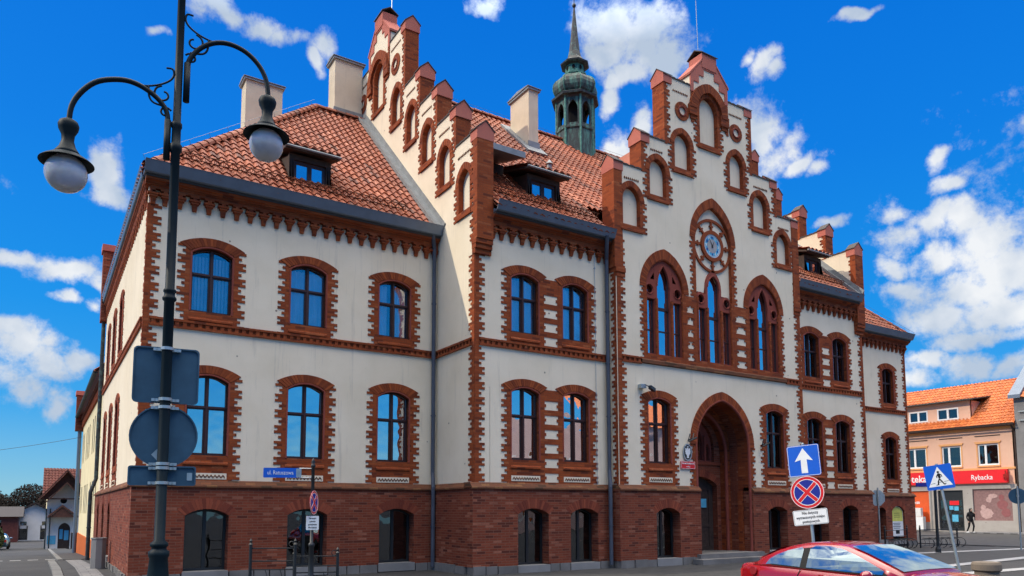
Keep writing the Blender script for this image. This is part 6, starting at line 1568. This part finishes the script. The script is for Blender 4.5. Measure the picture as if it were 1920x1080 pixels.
g = G(); g.plate([[(27.35, 1.95), (28.0, 1.95), (28.0, 2.25), (27.35, 2.25)]], -.09, -.1, PP); g.obj("notice", M['shopred'], dd)
for x in (28.95, 29.2): g = G(); g.plate([[(x, .1), (x+.1, .1), (x+.1, 3.0), (x, 3.0)]], .06, 0, PP); g.obj("pilaster", M['sill'], ph)
# cabinets beside the shop
for (y, w_, h_, lb) in ((29.6, 1.25, 1.0, "larger white utility cabinet below the orange board"), (31.0, .6, .62, "smaller white utility cabinet left of the larger one")):
    g = G(); g.box(PX-.6, y, .1, PX-.25, y+w_, h_+.1); o = g.obj("utility_cabinet", M['whitewall']); tag(o, lb, "cabinet")
    g = G()
    for q in range(2): g.box(PX-.61, y+.04+q*w_/2, .16, PX-.6, y+w_/2-.03+q*w_/2, h_+.04)
    g.obj("door", M['white'], o)
g = G(); g.box(PX-.62, 29.75, 1.12, PX-.3, 30.5, 1.75); tag(g.obj("meter_box", M['whitewall']), "white box standing on the larger utility cabinet", "box")
# neighbour at the right edge
nb = empty("grey_house", (58, 20, 0), "grey house with blue metal verge at the extreme right edge of the photo", "house")
g = G(); g.box(PX-.2, 12, 0, PX+9, 23.3, 9.2); g.obj("wall", M['sill'], nb)
g = G(); g.loft([[(PX-.55, y, 9.1), (PX+3.6, y, 12.6), (PX+3.6, y, 12.85), (PX-.55, y, 9.35)] for y in (22.75, 23.5)]); g.obj("metal_verge", M['zinc'], nb)
V_ = Vector((4.3, 0, 3.6)); tile_roof("roof", (PX-.5, 22.75, 9.15), (0, -1, 0), V_, [(0, 0), (10.7, 0), (10.7, V_.length), (0, V_.length)], M['otile'], nb, col=.26, row=.36)
for y in (13.5, 16, 18.5, 21):
    for z in (1.2, 5): 
        g = G(); g.plate([rrect(1.0, 1.6, .02, y, z+.8)], .25, .21, PP); w_ = g.obj("window", M['white'], nb)
        g = G(); g.plate([rrect(.8, 1.4, .02, y, z+.8)], .26, .25, PP); g.obj("pane", M['glassd'], w_)
for z in (7.6, 8.2): 
    g = G(); g.tube([(PX-.3, 23.0, z), (PX-.3, 21.0, z-.1)], .05, 6); g.obj("conduit", M['steel'], nb)

# ---- house opposite the hall; only its reflection shows in the windows
oh = empty("opposite_house", (36, -18, 0), "pale pink house across the street, mirrored in the lower windows", "house")
g = G(); oo = [[(x, z), (x+1.2, z), (x+1.2, z+1.7), (x, z+1.7)] for x in [29+2.6*i for i in range(12)] for z in (1.2, 4.2)]
Pq = lambda u, w, z: (u, -16+w, z)
g.plate([[(28, 0), (60.3, 0), (60.3, 9.3), (28, 9.3)]]+oo, 0, -.3, Pq); g.obj("wall", plaster("pale pink render", (.66, .47, .42), (.60, .42, .38), amt=.1), oh)
g = G()
for q in oo: g.plate([q, [(q[0][0]+.12, q[0][1]+.12), (q[1][0]-.12, q[1][1]+.12), (q[2][0]-.12, q[2][1]-.72+.6), (q[3][0]+.12, q[3][1]-.12)]], .04, -.1, Pq)
g.plate([[(28, 2.95), (60, 2.95), (60, 3.5), (28, 3.5)]], .05, 0, Pq); g.obj("trim", M['whitewall'], oh)
g = G(); g.add([(40, -15.5, 9.2), (60.5, -15.5, 9.2), (60.5, -20, 12.5), (40, -20, 12.5)], [(0, 1, 2, 3)]); g.box(28.1, -24, 0, 59.9, -16.4, 9.2); g.obj("roof", M['otile'], oh)

# ---- pedestrian
def person(loc, yaw, h=1.62):
    k = h/1.72
    J = {'pel': (0, 0, .93), 'ch': (0, .02, 1.25), 'nk': (0, .03, 1.45), 'hd': (0, .06, 1.56), 'ht': (0, .06, 1.66),
         'hl': (-.09, 0, .90), 'kl': (-.10, .16, .50), 'al': (-.10, .02, .09), 'tl': (-.10, .20, .04), 'hr': (.09, 0, .90), 'kr': (.10, -.05, .49), 'ar': (.10, -.30, .12), 'tr': (.10, -.16, .04),
         'sl': (-.19, .02, 1.38), 'el': (-.23, .06, 1.12), 'wl': (-.16, .20, 1.28), 'fl': (-.13, .22, 1.36), 'sr': (.19, .02, 1.38), 'er': (.24, -.05, 1.10), 'wr': (.23, .06, .88), 'fr': (.22, .10, .80)}
    Rr = {'pel': .15, 'ch': .16, 'nk': .06, 'hd': .095, 'ht': .08, 'hl': .10, 'kl': .065, 'al': .045, 'tl': .04, 'hr': .10, 'kr': .065, 'ar': .045, 'tr': .04, 'sl': .075, 'el': .05, 'wl': .035, 'fl': .035, 'sr': .075, 'er': .05, 'wr': .035, 'fr': .035}
    E_ = [('pel', 'ch'), ('ch', 'nk'), ('nk', 'hd'), ('hd', 'ht'), ('pel', 'hl'), ('hl', 'kl'), ('kl', 'al'), ('al', 'tl'), ('pel', 'hr'), ('hr', 'kr'), ('kr', 'ar'), ('ar', 'tr'), ('ch', 'sl'), ('sl', 'el'), ('el', 'wl'), ('wl', 'fl'), ('ch', 'sr'), ('sr', 'er'), ('er', 'wr'), ('wr', 'fr')]
    ks = list(J); me = bpy.data.meshes.new("person"); me.from_pydata([tuple(c*k for c in J[q]) for q in ks], [(ks.index(a), ks.index(b)) for a, b in E_], [])
    o = bpy.data.objects.new("person", me); COL.objects.link(o); o.location = loc; o.rotation_euler = (0, 0, yaw)
    mod = o.modifiers.new("skin", 'SKIN')
    for i, q in enumerate(ks): me.skin_vertices[0].data[i].radius = (Rr[q]*k, Rr[q]*k)
    me.skin_vertices[0].data[0].use_root = True
    o.modifiers.new("sub", 'SUBSURF').levels = 1; o.modifiers["sub"].render_levels = 2
    me.materials.append(M['cloth']); tag(o, "person in dark clothes and white shoes walking past the shop", "person")
    def part(name, prof, c, mat, sc=(1, 1, 1)):
        g = G(); g.x = Matrix.Translation(tuple(q*k for q in c)) @ Matrix.Diagonal((*sc, 1)); g.lathe(prof, (0, 0, 0), 12); p = g.obj(name, mat); p.parent = o; 
        p.data.polygons.foreach_set("use_smooth", [True]*len(p.data.polygons)); return p
    n = 8; sph = lambda r: [(max(.001, r*math.sin(PI*i/n)), -r*math.cos(PI*i/n)) for i in range(n+1)]
    part("face", sph(.085), (0, .095, 1.585), M['skin'], (.85, .9, 1.15)); part("hair", sph(.108), (0, .045, 1.63), M['black'], (.95, 1, 1.1))
    part("shoe", sph(.06), (-.10, .12, .055), M['white'], (.9, 2.2, .8)); part("shoe", sph(.06), (.10, -.22, .065), M['white'], (.9, 2.2, .8))
    part("hand", sph(.035), (-.13, .23, 1.40), M['skin']); part("hand", sph(.035), (.22, .11, .78), M['skin'], (.8, 1, 1.6))
    return o
person((52.7, 25.2, .04), R(150), 1.66)

# ================================================================ cars
def car(loc, rz, paint, label, name="parked_car", Lc=4.35, scale=1.0):
    """coupe: s from tail (0) to nose, t to the car's right, z up"""
    e = empty(name, (0, 0, 0), label, "car")
    P3 = lambda s_, t, z: (-t, -s_, z)     # local: nose towards -y, right side towards -x
    # body sections
    def top(s_):
        T = [(0, .90), (.08, .925), (.4, .955), (.9, .96), (2.9, .93), (3.15, .915), (3.6, .86), (4.0, .80), (4.22, .72), (4.35, .60)]
        for (a, b), (c, d) in zip(T, T[1:]):
            if a <= s_ <= c: return b+(d-b)*(s_-a)/(c-a)
        return T[-1][1]
    def belt(s_): return min(top(s_)-.03, .90-.02*s_/1.0 if s_ < 3.2 else top(s_)-.05)
    def hw(s_): return .87*min(1, (.80+.20*min(1, s_/.45)), (.78+.22*min(1, (Lc-s_)/.7)))
    g = G(); loops = []
    for s_ in (0, .03, .12, .3, .55, .9, 1.3, 1.9, 2.5, 3.0, 3.2, 3.5, 3.8, 4.05, 4.2, 4.3, 4.35):
        w = hw(s_); b_ = belt(s_); t_ = top(s_); lo = .30 if s_ < .1 or s_ > 4.25 else .20
        pr = [(w*.90, lo), (w*.985, .34), (w, .50), (w*.995, .66), (w*.985, b_-.10), (w*.95, b_-.02), (w*.90, b_+.012), (w*.60, t_-.012), (w*.3, t_), (0, t_+.002)]
        loops.append([P3(s_, t, z) for t, z in pr]+[P3(s_, -t, z) for t, z in pr[::-1][1:]])
    g.loft(loops); body = g.obj("body", paint, e, smooth=True)
    # greenhouse: outline of roof along s
    RT = [(.34, .945), (.55, 1.06), (.80, 1.18), (1.05, 1.26), (1.3, 1.305), (1.6, 1.325), (1.9, 1.315), (2.12, 1.275), (2.45, 1.17), (2.8, 1.04), (3.10, .92)]
    def side_t(z, s_): # width at height z
        k = (z-.88)/(.43); return hw(s_)*.93-.20*max(0, k)**1.15
    loops = []
    for s_, zr in RT:
        zb_ = belt(s_)+.0; col = []
        for q in (0, .25, .5, .75, .92): z = zb_+(zr-.04-zb_)*q; col.append((side_t(z, s_), z))
        wt = side_t(zr, s_); col += [(wt-.05, zr-.012), (wt*.6, zr+.008), (0, zr+.018)]
        loops.append([P3(s_, t, z) for t, z in col]+[P3(s_, -t, z) for t, z in col[::-1][1:]])
    g = G(); g.loft(loops); g.obj("roof", paint, e, smooth=True)
    DT = [(.66, .935), (.72, 1.00), (.85, 1.075), (1.05, 1.155), (1.30, 1.215), (1.55, 1.25), (1.8, 1.252), (2.02, 1.225), (2.27, 1.145), (2.55, 1.035), (2.80, .925), (2.88, .875)]
    DB = [(2.82, .862), (1.4, .895), (.78, .915)]
    def glass_poly(name, poly, mat, off, parent=e):
        for sd_ in (1, -1):
            g = G(); pts = [P3(s_, sd_*(side_t(z, s_)+off), z) for s_, z in poly]
            tr = tessellate_polygon([[Vector((a, b, 0)) for a, b in poly]]); g.add(pts, [tuple(t) for t in tr]); g.obj(name, mat, parent, smooth=False)
    def inset(pl, d):
        cx = sum(p[0] for p in pl)/len(pl); cz = sum(p[1] for p in pl)/len(pl)
        out = []
        for i, p in enumerate(pl):
            a, b = pl[i-1], pl[(i+1) % len(pl)]; tx, tz = b[0]-a[0], b[1]-a[1]; l = math.hypot(tx, tz); out.append((p[0]+tz/l*d*-1, p[1]-tx/l*d*-1))
        return out
    full = DT+DB
    area = sum(full[i-1][0]*full[i][1]-full[i][0]*full[i-1][1] for i in range(len(full)))
    def dens(pl):
        out = []
        for i, p in enumerate(pl):
            q = pl[(i+1) % len(pl)]; n = max(1, int(math.hypot(q[0]-p[0], q[1]-p[1])/.12))
            out += [(p[0]+(q[0]-p[0])*k/n, p[1]+(q[1]-p[1])*k/n) for k in range(n)]
        return out
    glass_poly("window_seal", dens(full), M['rubber'], .006)
    ins = inset(full, .022 if area < 0 else -.022)
    rear = [p for p in ins[:12] if p[0] < 1.34]; frn = [p for p in ins[:12] if p[0] > 1.46]
    rear = rear+[(1.34, 1.20), (1.34, .915), (.79, .935)]; frn = [(1.46, .912), (1.46, 1.215)]+frn[:-1]+[(2.79, .885)]
    glass_poly("side_window", dens(rear), M['carglass'], .012); glass_poly("side_window", dens(frn), M['carglass'], .012)
    # windscreen and rear window follow the roof outline
    for nm, a, b in (("windscreen", 2.14, 3.06), ("rear_window", .42, .92)):
        g = G(); rows = []
        for i in range(7):
            s_ = a+(b-a)*i/6
            for (s0, z0), (s1, z1) in zip(RT, RT[1:]):
                if s0 <= s_ <= s1: zr = z0+(z1-z0)*(s_-s0)/(s1-s0)
            wt = side_t(zr, s_)-.07; rows.append([P3(s_+(.010 if nm[0] == 'w' else -.010), t*wt, zr+.014+.012*(1-t*t)) for t in (-1, -.5, 0, .5, 1)])
        g.add([p for r_ in rows for p in r_], [(i*5+j, i*5+j+1, i*5+j+6, i*5+j+5) for i in range(6) for j in range(4)]); g.obj(nm, M['carglass'], e, smooth=True)
    for s_ in (.78, 3.42):
        for sd_ in (1, -1):
            c = P3(s_, sd_*.80, .31); g = G(); mm = Matrix.Translation(c) @ Matrix.Rotation(PI/2, 4, 'Y'); g.x = mm; g.lathe([(.20, -.09), (.30, -.10), (.315, -.05), (.315, .05), (.30, .10), (.20, .09)], (0, 0, 0), 28); wh = g.obj("wheel", M['rubber'], e)
            g = G(); g.x = mm; g.lathe([(.21, -.085), (.20, -.04), (.05, -.05), (.05, .05), (.20, .04), (.21, .085)], (0, 0, 0), 20); g.obj("rim", M['alloy'], wh)
    for sd_ in (1, -1):
        g = G(); g.box(*P3(.10, sd_*.70, .60), *P3(-.004, sd_*.45, .80)); g.obj("tail_light", M['tail'], e)
        g = G(); a = P3(4.28, sd_*.72, .56); b_ = P3(4.05, sd_*.45, .68); g.box(min(a[0], b_[0]), min(a[1], b_[1]), .56, max(a[0], b_[0]), max(a[1], b_[1]), .68); g.obj("headlight", M['glassu'], e)
        g = G(); g.x = Matrix.Translation(P3(2.62, sd_*.95, .87)) @ Matrix.Diagonal((1, .7, .62, 1)); n = 8; g.lathe([(max(.001, .12*math.sin(PI*i/n)), -.12*math.cos(PI*i/n)) for i in range(n+1)], (0, 0, 0), 12); g.obj("wing_mirror", paint, e, smooth=True)
        g = G(); g.tube([P3(1.75, sd_*.885, .80), P3(1.95, sd_*.895, .80)], .018, 6); g.obj("door_handle", paint, e, smooth=True)
    for sd_ in (1, -1):
        g = G()
        for ln__ in ([(1.37, .885), (1.33, .78), (1.33, .45), (1.40, .28)], [(2.86, .855), (2.80, .70), (2.80, .45), (2.76, .28)]):
            g.tube([P3(q0, sd_*(hw(q0)*.985+.004 if q1 < .86 else hw(q0)*.95), q1) for q0, q1 in ln__], .006, 4)
        g.tube([P3(q0, sd_*(hw(q0)*1.0+.002), .56) for q0 in (.45, .8, 1.3)], .018, 5); g.tube([P3(q0, sd_*(hw(q0)*1.0+.002), .56) for q0 in (1.36, 2.0, 2.76)], .018, 5)
        g.obj("door_gap", M['rubber'], e)
    g = G(); g.box(-.62, -2.35, .60, .62, -2.05, .88); g.box(-.60, -1.72, .45, -.14, -1.58, 1.08); g.box(.14, -1.72, .45, .60, -1.58, 1.08); g.obj("interior", M['rubber'], e)
    g = G(); c = P3(.42, .862, .80); g.x = Matrix.Translation(c) @ Matrix.Rotation(PI/2, 4, 'Y'); g.lathe([(.072, -.0), (.075, -.012), (.068, -.014)], (0, 0, 0), 20); g.obj("fuel_flap", paint, e, smooth=False)
    e.location = loc; e.rotation_euler = (0, 0, rz); e.scale = (scale,)*3
    return e
car((10.45, 8.307, 0), -.016, M['carred'], "red two-door car parked in the foreground, cut by the bottom edge", scale=.905)
car((-2.9, 76.5, gz(0, 76)), PI, M['carblue'], "small blue car parked by the hedge in the side street")
